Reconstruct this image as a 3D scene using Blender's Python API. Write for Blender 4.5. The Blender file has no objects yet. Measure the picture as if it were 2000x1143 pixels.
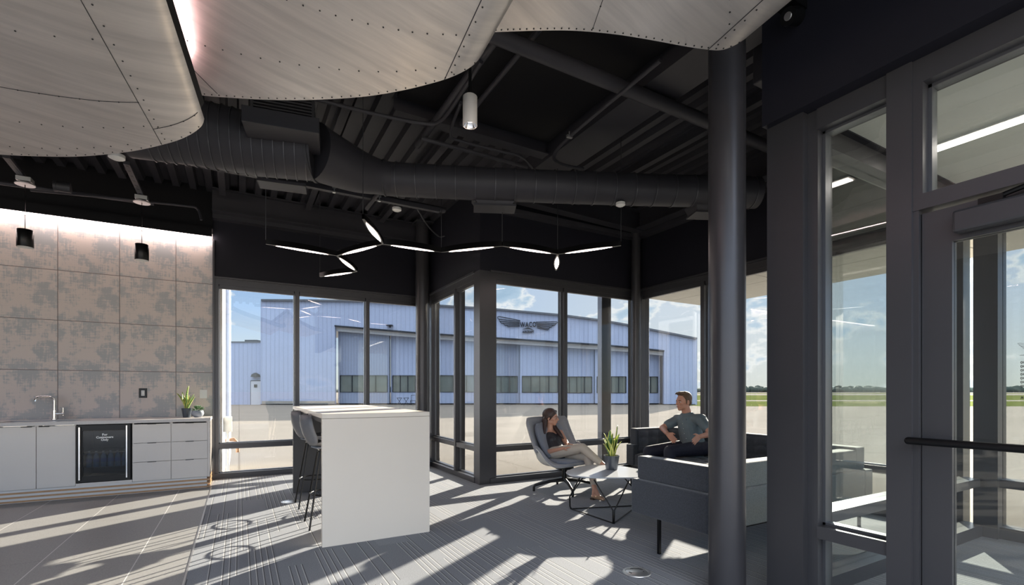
import bpy, bmesh, math, random
from mathutils import Vector, Matrix, Euler, noise
random.seed(7)
SC = bpy.context.scene
# ------------------------------------------------------------------ camera
F = 944.0; HY = 764.5; CH = 1.27
YAW = math.radians(29.45); SN = math.sin(YAW); CS = math.cos(YAW)
cam_d = bpy.data.cameras.new('camera'); cam = bpy.data.objects.new('camera', cam_d)
SC.collection.objects.link(cam); SC.camera = cam
cam.location = (0, 0, CH); cam.rotation_euler = (math.pi/2, 0, -YAW)
cam_d.sensor_width = 36; cam_d.lens = F/2000*36
cam_d.shift_y = (HY-571.5)/2000; cam_d.clip_end = 3000; cam_d.clip_start = .05
# ------------------------------------------------------------------ view
vs = SC.view_settings
vs.view_transform = 'Standard'; vs.look = 'None'; vs.gamma = 1; vs.use_curve_mapping = False
vs.exposure = 1.36
# ------------------------------------------------------------------ sun and sky
SUN_H = Vector((.842, .539, 0)).normalized(); EL = math.radians(17.5)
SUN_D = Vector((SUN_H.x*math.cos(EL), SUN_H.y*math.cos(EL), math.sin(EL)))
sl = bpy.data.lights.new('sun', 'SUN'); sl.energy = 27.0; sl.angle = math.radians(.6); sl.color = (1, .86, .68)
so = bpy.data.objects.new('sun', sl); SC.collection.objects.link(so)
so.rotation_euler = SUN_D.to_track_quat('Z', 'Y').to_euler(); so.location = SUN_D*60

def N(nt, typ, **kw):
    n = nt.nodes.new(typ)
    ins = kw.pop('ins', {})
    for k, v in kw.items(): setattr(n, k, v)
    for k, v in ins.items():
        if hasattr(v, 'links') or isinstance(v, bpy.types.NodeSocket): nt.links.new(v, n.inputs[k])
        else: n.inputs[k].default_value = v
    return n
def MA(nt, op, a, b=None, c=None, clamp=False):
    n = nt.nodes.new('ShaderNodeMath'); n.operation = op; n.use_clamp = clamp
    for i, v in enumerate((a, b, c)):
        if v is None: continue
        if isinstance(v, bpy.types.NodeSocket): nt.links.new(v, n.inputs[i])
        else: n.inputs[i].default_value = v
    return n.outputs[0]
def MIXC(nt, f, a, b, mode='MIX'):
    n = nt.nodes.new('ShaderNodeMix'); n.data_type = 'RGBA'; n.blend_type = mode
    for i, v in ((0, f), (6, a), (7, b)):
        if isinstance(v, bpy.types.NodeSocket): nt.links.new(v, n.inputs[i])
        elif i == 0: n.inputs[0].default_value = v
        else: n.inputs[i].default_value = (*v[:3], 1)
    return n.outputs[2]
def RAMP(nt, f, stops, interp='LINEAR'):
    n = nt.nodes.new('ShaderNodeValToRGB'); cr = n.color_ramp; cr.interpolation = interp
    while len(cr.elements) < len(stops): cr.elements.new(.5)
    for e, (p, c) in zip(cr.elements, stops):
        e.position = p; e.color = (*c, 1) if len(c) == 3 else c
    nt.links.new(f, n.inputs[0]); return n.outputs[0]

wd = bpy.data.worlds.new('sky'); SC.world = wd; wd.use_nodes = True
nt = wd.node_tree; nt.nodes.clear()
tc = N(nt, 'ShaderNodeTexCoord'); d = tc.outputs['Generated']
sep = N(nt, 'ShaderNodeSeparateXYZ', ins={0: d})
base = RAMP(nt, sep.outputs[2], [(0, (.50, .50, .42)), (.05, (.46, .50, .49)), (.15, (.30, .41, .56)), (.24, (.24, .36, .56)), (.5, (1.25, 1.3, 1.38)), (1, (1.9, 1.88, 1.86))])  # upper stops raised above the visible band to brighten the room
dt = N(nt, 'ShaderNodeVectorMath', operation='DOT_PRODUCT', ins={0: d, 1: SUN_D})
glow = MA(nt, 'POWER', MA(nt, 'MAXIMUM', dt.outputs['Value'], 0), 6)
c1 = MIXC(nt, MA(nt, 'MULTIPLY', glow, .7), base, (.60, .58, .53))
cv = N(nt, 'ShaderNodeVectorMath', operation='MULTIPLY', ins={0: d, 1: (1, 1, 2.0)})
cn = N(nt, 'ShaderNodeTexNoise', ins={'Vector': cv.outputs[0], 'Scale': 7.5, 'Detail': 10, 'Roughness': .56, 'Distortion': .15})
side = MA(nt, 'MULTIPLY', MA(nt, 'MAXIMUM', MA(nt, 'SUBTRACT', dt.outputs['Value'], .55), 0), 3.2, clamp=True)
cs = MA(nt, 'ADD', cn.outputs[0], MA(nt, 'MULTIPLY_ADD', side, .10, -.10))
cm = RAMP(nt, cs, [(0, (0, 0, 0)), (.515, (0, 0, 0)), (.545, (1, 1, 1))])
cc = RAMP(nt, cs, [(0, (.74, .71, .66)), (.545, (.72, .69, .64)), (.60, (.36, .45, .52)), (.7, (.26, .36, .44))])
c2 = MIXC(nt, MA(nt, 'MULTIPLY', cm, .75), c1, cc)
gr = MA(nt, 'GREATER_THAN', sep.outputs[2], -.002)
c3 = MIXC(nt, gr, (.3, .29, .26), c2)
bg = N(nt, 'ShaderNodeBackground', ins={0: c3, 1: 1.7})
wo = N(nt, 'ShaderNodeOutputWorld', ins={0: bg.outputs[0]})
SC.cycles.max_bounces = 10; SC.cycles.transparent_max_bounces = 24; SC.cycles.diffuse_bounces = 5
SC.cycles.glossy_bounces = 4; SC.cycles.caustics_reflective = False; SC.cycles.caustics_refractive = False
SC.cycles.sample_clamp_indirect = 6
try: SC.cycles.use_denoising = True
except Exception: pass

# ------------------------------------------------------------------ coordinate helpers
def C2W(r, t, z=0): return Vector((SN*t + CS*r, CS*t - SN*r, z))
def PT(px, py, t): return C2W((px-1000)/F*t, t, CH+(HY-py)/F*t)
def ONZ(px, py, z): return PT(px, py, (z-CH)*F/(HY-py))
def ONX(px, py, X): return PT(px, py, X/(SN+CS*(px-1000)/F))
def ONY(px, py, Y): return PT(px, py, Y/(CS-SN*(px-1000)/F))

# ------------------------------------------------------------------ materials
MATS = {}
def mat(name, col, rough=.5, metal=0, bump=None, var=None, emit=None, spec=.5, coat=0, alpha=1, sheen=0):
    """bump=(scale,strength,dist); var=(scale,amount)"""
    if name in MATS: return MATS[name]
    m = bpy.data.materials.new(name); m.use_nodes = True; nt = m.node_tree
    b = nt.nodes['Principled BSDF']
    b.inputs['Base Color'].default_value = (*col, 1); b.inputs['Roughness'].default_value = rough
    b.inputs['Metallic'].default_value = metal; b.inputs['Specular IOR Level'].default_value = spec
    b.inputs['Coat Weight'].default_value = coat; b.inputs['Sheen Weight'].default_value = sheen
    tc = N(nt, 'ShaderNodeTexCoord')
    sc, am = var or (6, .05)
    n = N(nt, 'ShaderNodeTexNoise', ins={'Vector': tc.outputs['Object'], 'Scale': sc, 'Detail': 4})
    lo = tuple(c*(1-am) for c in col); hi = tuple(min(1, c*(1+am)) for c in col)
    nt.links.new(MIXC(nt, n.outputs[0], lo, hi), b.inputs['Base Color'])
    if bump:
        n2 = N(nt, 'ShaderNodeTexNoise', ins={'Vector': tc.outputs['Object'], 'Scale': bump[0], 'Detail': 3})
        bp = N(nt, 'ShaderNodeBump', ins={'Height': n2.outputs[0], 'Strength': bump[1], 'Distance': bump[2]})
        nt.links.new(bp.outputs[0], b.inputs['Normal'])
    if emit:
        b.inputs['Emission Color'].default_value = (*emit[0], 1); b.inputs['Emission Strength'].default_value = emit[1]
    MATS[name] = m; return m
def newmat(name):
    m = bpy.data.materials.new(name); m.use_nodes = True; MATS[name] = m
    return m, m.node_tree, m.node_tree.nodes['Principled BSDF']

def glass(name, tint, refl=1.0, rough=0.0):
    m = bpy.data.materials.new(name); m.use_nodes = True; nt = m.node_tree; nt.nodes.clear()
    fr = N(nt, 'ShaderNodeFresnel', ins={'IOR': 1.5})
    geo = N(nt, 'ShaderNodeNewGeometry')
    f = MA(nt, 'MULTIPLY', fr.outputs[0], refl, clamp=True)
    f = MA(nt, 'MULTIPLY', f, MA(nt, 'SUBTRACT', 1.0, geo.outputs['Backfacing']))
    tr = N(nt, 'ShaderNodeBsdfTransparent', ins={0: (*tint, 1)})
    gl = N(nt, 'ShaderNodeBsdfGlossy', ins={0: (1, 1, 1, 1), 'Roughness': rough})
    mx = N(nt, 'ShaderNodeMixShader', ins={0: f, 1: tr.outputs[0], 2: gl.outputs[0]})
    N(nt, 'ShaderNodeOutputMaterial', ins={0: mx.outputs[0]})
    MATS[name] = m; return m

BLK = mat('black_ceiling_paint', (.006, .006, .0075), .6, spec=.15, bump=(40, .1, .002))
BLKW = mat('black_wall_paint', (.013, .013, .019), .6, spec=.2, var=(3, .1), bump=(60, .15, .001))
FRAME = mat('dark_bronze_frame', (.070, .069, .076), .38, .55, var=(5, .05))
FRAMEI = mat('dark_grey_steel', (.080, .079, .087), .35, .5, var=(5, .05))
FRAMEX = mat('window_bead', (.16, .165, .18), .3, .7)
COLM = mat('dark_painted_column', (.058, .056, .062), .32, .35, bump=(60, .1, .001), var=(8, .08))
DUCT = mat('black_painted_duct', (.038, .037, .044), .5, .1, spec=.3, var=(4, .1))
STEEL = mat('black_painted_steel', (.03, .03, .035), .5, .2)
ALUC = mat('galvanised_clip', (.6, .6, .6), .35, .9)
CHROME = mat('chrome', (.75, .75, .76), .12, 1)
WHITEP = mat('white_paint', (.72, .71, .69), .4)
WHITEG = mat('glossy_white_laminate', (.63, .59, .565), .16, coat=.5, var=(2, .03))
WORKT = mat('grey_quartz', (.56, .53, .52), .3, var=(60, .1))
TABLEW = mat('matte_white_laminate', (.78, .69, .59), .38, var=(3, .02))
TABLEE = mat('dark_grey_laminate', (.05, .05, .055), .5)
OAK = mat('oak_slat', (.42, .24, .12), .45, var=(14, .25))
SOFA = mat('charcoal_wool', (.045, .05, .062), .95, bump=(260, .6, .003), var=(110, .75), sheen=.3)
SOFA_LIT = mat('charcoal_wool_lit', (.20, .215, .22), .95, bump=(260, .6, .003), var=(110, .5), sheen=.3)  # sunlight bounced onto the sofa's near faces, put into a lighter wool colour
CHAIRF = mat('grey_felt', (.27, .27, .29), .95, bump=(400, .4, .002), var=(120, .25), sheen=.3)
CHAIRC = mat('blue_grey_seat_fabric', (.22, .23, .27), .95, bump=(400, .4, .002), var=(120, .3), sheen=.3)
SHELLW = mat('white_plastic_shell', (.66, .65, .62), .35)
SHELLG = mat('grey_plastic_shell', (.17, .17, .18), .45)
BLKM = mat('black_metal', (.012, .012, .013), .32, .6)
TOPW = mat('pale_tabletop', (.50, .52, .56), .22, coat=.3)
LEDM = mat('warm_led', (1, .9, .85), .5, emit=((1, .82, .78), 9))
LEDW = mat('white_led', (1, .95, .9), .5, emit=((1, .80, .72), 8))
LEDV = mat('vestibule_led', (1, .95, .9), .5, emit=((1, .88, .78), 5))
SOFFIT = mat('pale_soffit_panel', (.60, .59, .54), .5, var=(1, .03))
VCEIL = mat('white_gypsum_ceiling', (.62, .63, .57), .6)
GLASS = glass('tinted_window_glass', (.555, .575, .59), 1.25)
GLASSV = glass('clear_vestibule_glass', (.90, .925, .92), 1.7)
GLASSF = glass('fridge_glass', (.45, .50, .53), .8)

def tile_wall():
    m, nt, b = newmat('distressed_weave_wall_tile')
    tc = N(nt, 'ShaderNodeTexCoord'); s = N(nt, 'ShaderNodeSeparateXYZ', ins={0: tc.outputs['Object']})
    TW, TH, X0, Z0 = .620, .637, -.33-.44, 3.45
    u = MA(nt, 'DIVIDE', MA(nt, 'SUBTRACT', s.outputs[0], X0), TW); v = MA(nt, 'DIVIDE', MA(nt, 'SUBTRACT', s.outputs[2], Z0), TH)
    fu = MA(nt, 'FRACT', u); fv = MA(nt, 'FRACT', v)
    iu = MA(nt, 'FLOOR', u); iv = MA(nt, 'FLOOR', v)
    cv = N(nt, 'ShaderNodeCombineXYZ', ins={0: fu, 1: fv, 2: MA(nt, 'MULTIPLY', iv, .06)})
    n1 = N(nt, 'ShaderNodeTexNoise', ins={'Vector': cv.outputs[0], 'Scale': 2.6, 'Detail': 9, 'Roughness': .68})
    v2 = N(nt, 'ShaderNodeVectorMath', operation='MULTIPLY', ins={0: cv.outputs[0], 1: (70, 3, 1)})
    n2 = N(nt, 'ShaderNodeTexNoise', ins={'Vector': v2.outputs[0], 'Scale': 1, 'Detail': 3, 'Roughness': .6})
    v3 = N(nt, 'ShaderNodeVectorMath', operation='MULTIPLY', ins={0: cv.outputs[0], 1: (3, 60, 1)})
    n3 = N(nt, 'ShaderNodeTexNoise', ins={'Vector': v3.outputs[0], 'Scale': 1, 'Detail': 3, 'Roughness': .6})
    w = MA(nt, 'ADD', MA(nt, 'MULTIPLY', n1.outputs[0], 1.5), MA(nt, 'MULTIPLY', MA(nt, 'ADD', n2.outputs[0], n3.outputs[0]), .45))
    k = RAMP(nt, w, [(0, (0, 0, 0)), (.52, (0, 0, 0)), (.60, (1, 1, 1))])
    # ramp input above 1 is clamped, so scale
    for l in list(nt.links):
        pass
    w2 = MA(nt, 'MULTIPLY', w, .5)
    k = RAMP(nt, w2, [(0, (0, 0, 0)), (.575, (0, 0, 0)), (.635, (1, 1, 1))])
    col = MIXC(nt, k, (.62, .54, .50), (.41, .41, .415))
    g1 = MA(nt, 'LESS_THAN', MA(nt, 'MINIMUM', fu, MA(nt, 'SUBTRACT', 1, fu)), .006)
    g2 = MA(nt, 'LESS_THAN', MA(nt, 'MINIMUM', fv, MA(nt, 'SUBTRACT', 1, fv)), .006)
    g = MA(nt, 'MAXIMUM', g1, g2)
    col = MIXC(nt, g, col, (.16, .13, .12))
    nt.links.new(col, b.inputs['Base Color']); b.inputs['Roughness'].default_value = .55
    bp = N(nt, 'ShaderNodeBump', ins={'Height': MA(nt, 'SUBTRACT', 1, g), 'Strength': .4, 'Distance': .003})
    nt.links.new(bp.outputs[0], b.inputs['Normal'])
    return m
TILEW = tile_wall()

def carpet():
    m, nt, b = newmat('striped_plank_carpet')
    tc = N(nt, 'ShaderNodeTexCoord'); s = N(nt, 'ShaderNodeSeparateXYZ', ins={0: tc.outputs['Object']})
    x, y = s.outputs[0], s.outputs[1]
    PW, PL = .25, 1.0
    ix = MA(nt, 'FLOOR', MA(nt, 'DIVIDE', x, PW))
    wn0 = N(nt, 'ShaderNodeTexWhiteNoise', noise_dimensions='1D', ins={'W': ix})
    yy = MA(nt, 'ADD', MA(nt, 'DIVIDE', y, PL), wn0.outputs['Value'])
    iy = MA(nt, 'FLOOR', yy)
    SP = .0417
    sx = MA(nt, 'DIVIDE', x, SP); isx = MA(nt, 'FLOOR', sx); fsx = MA(nt, 'FRACT', sx)
    cv = N(nt, 'ShaderNodeCombineXYZ', ins={0: isx, 1: iy})
    wn = N(nt, 'ShaderNodeTexWhiteNoise', noise_dimensions='2D', ins={'Vector': cv.outputs[0]})
    pv = N(nt, 'ShaderNodeCombineXYZ', ins={0: ix, 1: iy})
    wp = N(nt, 'ShaderNodeTexWhiteNoise', noise_dimensions='2D', ins={'Vector': pv.outputs[0]})
    dens = MA(nt, 'MULTIPLY_ADD', wp.outputs['Value'], .5, .30)
    on = MA(nt, 'LESS_THAN', wn.outputs['Value'], dens)
    line = MA(nt, 'LESS_THAN', MA(nt, 'ABSOLUTE', MA(nt, 'SUBTRACT', fsx, .5)), .065)
    dark = MA(nt, 'LESS_THAN', MA(nt, 'ABSOLUTE', MA(nt, 'SUBTRACT', fsx, .66)), .07)
    line = MA(nt, 'MULTIPLY', line, on); dark = MA(nt, 'MULTIPLY', dark, on)
    nz = N(nt, 'ShaderNodeTexNoise', ins={'Vector': tc.outputs['Object'], 'Scale': 130, 'Detail': 4, 'Roughness': .8})
    cb = MIXC(nt, nz.outputs[0], (.06, .065, .078), (.44, .46, .50))
    cb = MIXC(nt, MA(nt, 'MULTIPLY', wp.outputs['Value'], .22), cb, (.10, .10, .11))
    cb = MIXC(nt, dark, cb, (.10, .10, .11))
    cb = MIXC(nt, line, cb, (.47, .47, .48))
    nt.links.new(cb, b.inputs['Base Color']); b.inputs['Roughness'].default_value = .95
    b.inputs['Specular IOR Level'].default_value = .15
    h = MA(nt, 'SUBTRACT', MA(nt, 'MULTIPLY', nz.outputs[0], .6), MA(nt, 'MULTIPLY', dark, 1))
    bp = N(nt, 'ShaderNodeBump', ins={'Height': h, 'Strength': .5, 'Distance': .004})
    nt.links.new(bp.outputs[0], b.inputs['Normal']); return m
CARPET = carpet()

def floortile():
    m, nt, b = newmat('terrazzo_floor_tile')
    tc = N(nt, 'ShaderNodeTexCoord'); s = N(nt, 'ShaderNodeSeparateXYZ', ins={0: tc.outputs['Object']})
    fu = MA(nt, 'FRACT', MA(nt, 'DIVIDE', MA(nt, 'ADD', s.outputs[0], .67), .615))
    g1 = MA(nt, 'LESS_THAN', MA(nt, 'MINIMUM', fu, MA(nt, 'SUBTRACT', 1, fu)), .0055)
    fv = MA(nt, 'FRACT', MA(nt, 'DIVIDE', s.outputs[1], 1.22))
    g2 = MA(nt, 'LESS_THAN', MA(nt, 'MINIMUM', fv, MA(nt, 'SUBTRACT', 1, fv)), .0016)
    n1 = N(nt, 'ShaderNodeTexNoise', ins={'Vector': tc.outputs['Object'], 'Scale': 75, 'Detail': 5, 'Roughness': .8})
    vo = N(nt, 'ShaderNodeTexVoronoi', ins={'Vector': tc.outputs['Object'], 'Scale': 90})
    n3 = N(nt, 'ShaderNodeTexNoise', ins={'Vector': tc.outputs['Object'], 'Scale': 1.7, 'Detail': 4})
    c = MIXC(nt, n1.outputs[0], (.06, .06, .06), (.46, .45, .44))
    c = MIXC(nt, MA(nt, 'LESS_THAN', vo.outputs[0], .16), c, (.07, .07, .072))
    c = MIXC(nt, MA(nt, 'MULTIPLY', n3.outputs[0], .3), c, (.30, .30, .30))
    c = MIXC(nt, g2, c, (.12, .12, .12))
    c = MIXC(nt, g1, c, (.62, .61, .60))
    nt.links.new(c, b.inputs['Base Color']); b.inputs['Roughness'].default_value = .42
    return m
FTILE = floortile()

def aluminium():
    m, nt, b = newmat('brushed_aluminium_skin')
    tc = N(nt, 'ShaderNodeTexCoord')
    mp = N(nt, 'ShaderNodeMapping', ins={0: tc.outputs['Object'], 'Rotation': (0, 0, math.radians(-35)), 'Scale': (.7, 9, 1)})
    n1 = N(nt, 'ShaderNodeTexNoise', ins={'Vector': mp.outputs[0], 'Scale': 1.5, 'Detail': 8, 'Roughness': .65})
    n2 = N(nt, 'ShaderNodeTexNoise', ins={'Vector': tc.outputs['Object'], 'Scale': 1.6, 'Detail': 5})
    c = MIXC(nt, n2.outputs[0], (.56, .52, .49), (.84, .79, .75))
    c = MIXC(nt, RAMP(nt, n1.outputs[0], [(.35, (0, 0, 0)), (.80, (.75, .75, .75))]), c, (.40, .385, .38))
    nt.links.new(c, b.inputs['Base Color']); b.inputs['Metallic'].default_value = .75
    nt.links.new(MA(nt, 'MULTIPLY_ADD', n1.outputs[0], .28, .26), b.inputs['Roughness'])
    bp = N(nt, 'ShaderNodeBump', ins={'Height': n1.outputs[0], 'Strength': .06, 'Distance': .01})
    nt.links.new(bp.outputs[0], b.inputs['Normal']); return m
ALU = aluminium()

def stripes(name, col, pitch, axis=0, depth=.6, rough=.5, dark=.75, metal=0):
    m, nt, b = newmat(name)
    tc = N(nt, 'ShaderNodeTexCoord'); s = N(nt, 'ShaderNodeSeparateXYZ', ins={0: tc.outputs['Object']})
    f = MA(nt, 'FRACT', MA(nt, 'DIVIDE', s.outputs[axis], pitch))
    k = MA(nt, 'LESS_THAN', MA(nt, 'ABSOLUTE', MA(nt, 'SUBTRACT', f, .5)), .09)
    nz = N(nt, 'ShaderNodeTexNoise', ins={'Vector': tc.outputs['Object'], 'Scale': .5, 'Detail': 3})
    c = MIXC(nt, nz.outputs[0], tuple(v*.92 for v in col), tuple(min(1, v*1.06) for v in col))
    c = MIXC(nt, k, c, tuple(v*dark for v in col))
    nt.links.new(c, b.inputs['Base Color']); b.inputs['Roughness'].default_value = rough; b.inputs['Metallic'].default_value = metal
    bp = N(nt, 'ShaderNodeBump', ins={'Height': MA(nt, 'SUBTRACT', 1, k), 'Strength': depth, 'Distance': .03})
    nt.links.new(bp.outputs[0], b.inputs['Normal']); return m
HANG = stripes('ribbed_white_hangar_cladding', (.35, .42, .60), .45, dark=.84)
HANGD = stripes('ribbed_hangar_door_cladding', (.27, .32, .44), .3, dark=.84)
ANNEX = stripes('ribbed_white_wall_cladding', (.70, .70, .70), .2)

def ground():
    m, nt, b = newmat('apron_concrete')
    tc = N(nt, 'ShaderNodeTexCoord'); s = N(nt, 'ShaderNodeSeparateXYZ', ins={0: tc.outputs['Object']})
    mp = N(nt, 'ShaderNodeMapping', ins={0: tc.outputs['Object'], 'Rotation': (0, 0, YAW), 'Scale': (.06, .5, 1)})
    n1 = N(nt, 'ShaderNodeTexNoise', ins={'Vector': mp.outputs[0], 'Scale': 1.2, 'Detail': 8, 'Roughness': .6})
    n2 = N(nt, 'ShaderNodeTexNoise', ins={'Vector': tc.outputs['Object'], 'Scale': 25, 'Detail': 5})
    c = MIXC(nt, n1.outputs[0], (.155, .142, .127), (.245, .223, .20))
    c = MIXC(nt, MA(nt, 'MULTIPLY', n2.outputs[0], .3), c, (.235, .218, .196))
    g = None
    for ax in (0, 1):
        f = MA(nt, 'FRACT', MA(nt, 'DIVIDE', s.outputs[ax], 4.6))
        k = MA(nt, 'LESS_THAN', MA(nt, 'MINIMUM', f, MA(nt, 'SUBTRACT', 1, f)), .004)
        g = k if g is None else MA(nt, 'MAXIMUM', g, k)
    c = MIXC(nt, g, c, (.15, .135, .12))
    nt.links.new(c, b.inputs['Base Color']); b.inputs['Roughness'].default_value = .85; b.inputs['Specular IOR Level'].default_value = 0; return m
APRON = ground()
GRASS = mat('mown_grass', (.078, .092, .032), .9, var=(.15, .35), spec=0)
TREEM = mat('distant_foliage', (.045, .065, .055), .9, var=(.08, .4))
LEAFG = None
def leafmat():
    m, nt, b = newmat('variegated_snake_leaf')
    uv = N(nt, 'ShaderNodeUVMap'); s = N(nt, 'ShaderNodeSeparateXYZ', ins={0: uv.outputs[0]})
    e = MA(nt, 'ABSOLUTE', MA(nt, 'SUBTRACT', s.outputs[0], .5))
    k = MA(nt, 'GREATER_THAN', e, .33)
    tc = N(nt, 'ShaderNodeTexCoord')
    mp = N(nt, 'ShaderNodeMapping', ins={0: tc.outputs['Object'], 'Scale': (12, 12, 90)})
    n = N(nt, 'ShaderNodeTexNoise', ins={'Vector': mp.outputs[0], 'Scale': 1, 'Detail': 3})
    c = MIXC(nt, RAMP(nt, n.outputs[0], [(.4, (0, 0, 0)), (.6, (1, 1, 1))]), (.04, .13, .03), (.14, .30, .07))
    c = MIXC(nt, k, c, (.68, .66, .16))
    nt.links.new(c, b.inputs['Base Color']); b.inputs['Roughness'].default_value = .35
    b.inputs['Subsurface Weight'].default_value = .0
    return m
LEAF = leafmat()
SUCC = mat('succulent_green', (.06, .16, .05), .5, var=(30, .4))
POTD = mat('dark_glazed_pot', (.05, .065, .085), .3)
POTG = mat('grey_stone_pot', (.25, .28, .33), .6)
SOIL = mat('potting_soil', (.03, .02, .015), .9)
SKINW = mat('skin_warm', (.56, .29, .20), .5, var=(20, .06)); SKINM = mat('skin_ruddy', (.58, .28, .19), .5, var=(20, .08))
HAIRW = mat('dark_brown_hair', (.045, .022, .018), .4, bump=(160, .6, .004), var=(60, .4))
HAIRM = mat('short_brown_hair', (.12, .065, .035), .5, bump=(200, .6, .004), var=(60, .4))
BLOUSE = mat('black_blouse', (.025, .023, .028), .6, bump=(30, .5, .01)); TROUS = mat('beige_trousers', (.52, .45, .38), .7, bump=(25, .4, .008))
SHIRT = mat('grey_green_shirt', (.14, .18, .20), .7, bump=(28, .5, .01)); JEANS = mat('dark_navy_trousers', (.012, .013, .028), .75, bump=(30, .5, .008))
SHOE = mat('bronze_leather_shoe', (.42, .27, .18), .3, .4); SHOEB = mat('dark_brown_shoe', (.06, .035, .02), .4)
DARKI = mat('dark_interior', (.008, .008, .01), .5)
LOGO = mat('dark_sign_metal', (.01, .015, .025), .5)
DECAL = mat('black_vinyl_lettering', (.02, .02, .02), .5)
DECALW = mat('white_vinyl_lettering', (.85, .85, .85), .5)

# ------------------------------------------------------------------ mesh builder
COL = SC.collection
def wloc(o):
    v = Vector((0, 0, 0))
    while o is not None: v += Vector(o.location); o = o.parent
    return v
class MB:
    def __init__(s): s.bm = bmesh.new(); s.uv = None
    def v(s, p): return s.bm.verts.new(p)
    def face(s, ps, uvs=None):
        f = s.bm.faces.new([s.v(p) for p in ps])
        return f
    def box(s, lo, hi, M=None):
        x0, y0, z0 = lo; x1, y1, z1 = hi
        c = [Vector(p) for p in ((x0,y0,z0),(x1,y0,z0),(x1,y1,z0),(x0,y1,z0),(x0,y0,z1),(x1,y0,z1),(x1,y1,z1),(x0,y1,z1))]
        if M is not None: c = [M @ p for p in c]
        vs = [s.v(p) for p in c]
        for q in ((3,2,1,0),(4,5,6,7),(0,1,5,4),(1,2,6,5),(2,3,7,6),(3,0,4,7)): s.bm.faces.new([vs[i] for i in q])
        return s
    def prism(s, poly, z0, z1, M=None):
        n = len(poly)
        lo = [Vector((p[0], p[1], z0)) for p in poly]; hi = [Vector((p[0], p[1], z1)) for p in poly]
        if M is not None: lo = [M @ p for p in lo]; hi = [M @ p for p in hi]
        a = [s.v(p) for p in lo]; b = [s.v(p) for p in hi]
        s.bm.faces.new(a[::-1]); s.bm.faces.new(b)
        for i in range(n): s.bm.faces.new([a[i], a[(i+1) % n], b[(i+1) % n], b[i]])
        return s
    def tube(s, pts, r, seg=8, caps=True, closed=False, flat=None):
        pts = [Vector(p) for p in pts]; n = len(pts)
        rs = r if isinstance(r, (list, tuple)) else [r]*n
        rings = []; up = None
        for i, p in enumerate(pts):
            if closed: d = (pts[(i+1) % n]-pts[i-1])
            else: d = pts[min(i+1, n-1)]-pts[max(i-1, 0)]
            d.normalize()
            if up is None:
                up = Vector((0, 0, 1)) if abs(d.z) < .9 else Vector((1, 0, 0))
            a = d.cross(up); 
            if a.length < 1e-5: a = d.cross(Vector((0, 1, 0)))
            a.normalize(); b = a.cross(d).normalized(); up = b
            fl = flat or (1, 1)
            rings.append([s.v(p + a*math.cos(2*math.pi*k/seg)*rs[i]*fl[0] + b*math.sin(2*math.pi*k/seg)*rs[i]*fl[1]) for k in range(seg)])
        m = n if closed else n-1
        for i in range(m):
            A = rings[i]; B = rings[(i+1) % n]
            for k in range(seg): s.bm.faces.new([A[k], A[(k+1) % seg], B[(k+1) % seg], B[k]])
        if caps and not closed:
            s.bm.faces.new(rings[0][::-1]); s.bm.faces.new(rings[-1])
        return s
    def cyl(s, p0, p1, r, seg=16, r1=None): return s.tube([p0, p1], [r, r if r1 is None else r1], seg)
    def lathe(s, prof, c=(0, 0, 0), seg=24, M=None, caps=True):
        c = Vector(c); rings = []
        for (r, z) in prof:
            ring = []
            for k in range(seg):
                a = 2*math.pi*k/seg; p = Vector((r*math.cos(a), r*math.sin(a), z))
                if M is not None: p = M @ p
                ring.append(s.v(p + c))
            rings.append(ring)
        for A, B in zip(rings, rings[1:]):
            for k in range(seg): s.bm.faces.new([A[k], A[(k+1) % seg], B[(k+1) % seg], B[k]])
        if caps:
            s.bm.faces.new(rings[0][::-1]); s.bm.faces.new(rings[-1])
        return s
    def grid(s, P, uv=False, closed_u=False):
        vs = [[s.v(p) for p in row] for row in P]
        if uv and s.uv is None: s.uv = s.bm.loops.layers.uv.new('UVMap')
        for i in range(len(P)-1):
            for j in range(len(P[0])-1):
                f = s.bm.faces.new([vs[i][j], vs[i][j+1], vs[i+1][j+1], vs[i+1][j]])
                if uv:
                    m = len(P[0])-1; nn = len(P)-1
                    for l, (a, b) in zip(f.loops, ((i,j),(i,j+1),(i+1,j+1),(i+1,j))): l[s.uv].uv = (b/m, a/nn)
        return s
    def ball(s, c, r, seg=12, rings=8, M=None):
        rr = r if isinstance(r, (tuple, list)) else (r, r, r)
        c = Vector(c); P = []
        R = M.to_3x3() if M is not None else None
        top = None
        rows = []
        for i in range(1, rings):
            th = math.pi*i/rings
            row = []
            for k in range(seg):
                a = 2*math.pi*k/seg
                p = Vector((rr[0]*math.sin(th)*math.cos(a), rr[1]*math.sin(th)*math.sin(a), rr[2]*math.cos(th)))
                if R is not None: p = R @ p
                row.append(s.v(p+c))
            rows.append(row)
        t = Vector((0, 0, rr[2])); b = Vector((0, 0, -rr[2]))
        if R is not None: t = R @ t; b = R @ b
        t = s.v(t+c); b = s.v(b+c)
        for k in range(seg):
            s.bm.faces.new([t, rows[0][k], rows[0][(k+1) % seg]]); s.bm.faces.new([b, rows[-1][(k+1) % seg], rows[-1][k]])
        for A, B in zip(rows, rows[1:]):
            for k in range(seg): s.bm.faces.new([A[k], B[k], B[(k+1) % seg], A[(k+1) % seg]])
        return s
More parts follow.
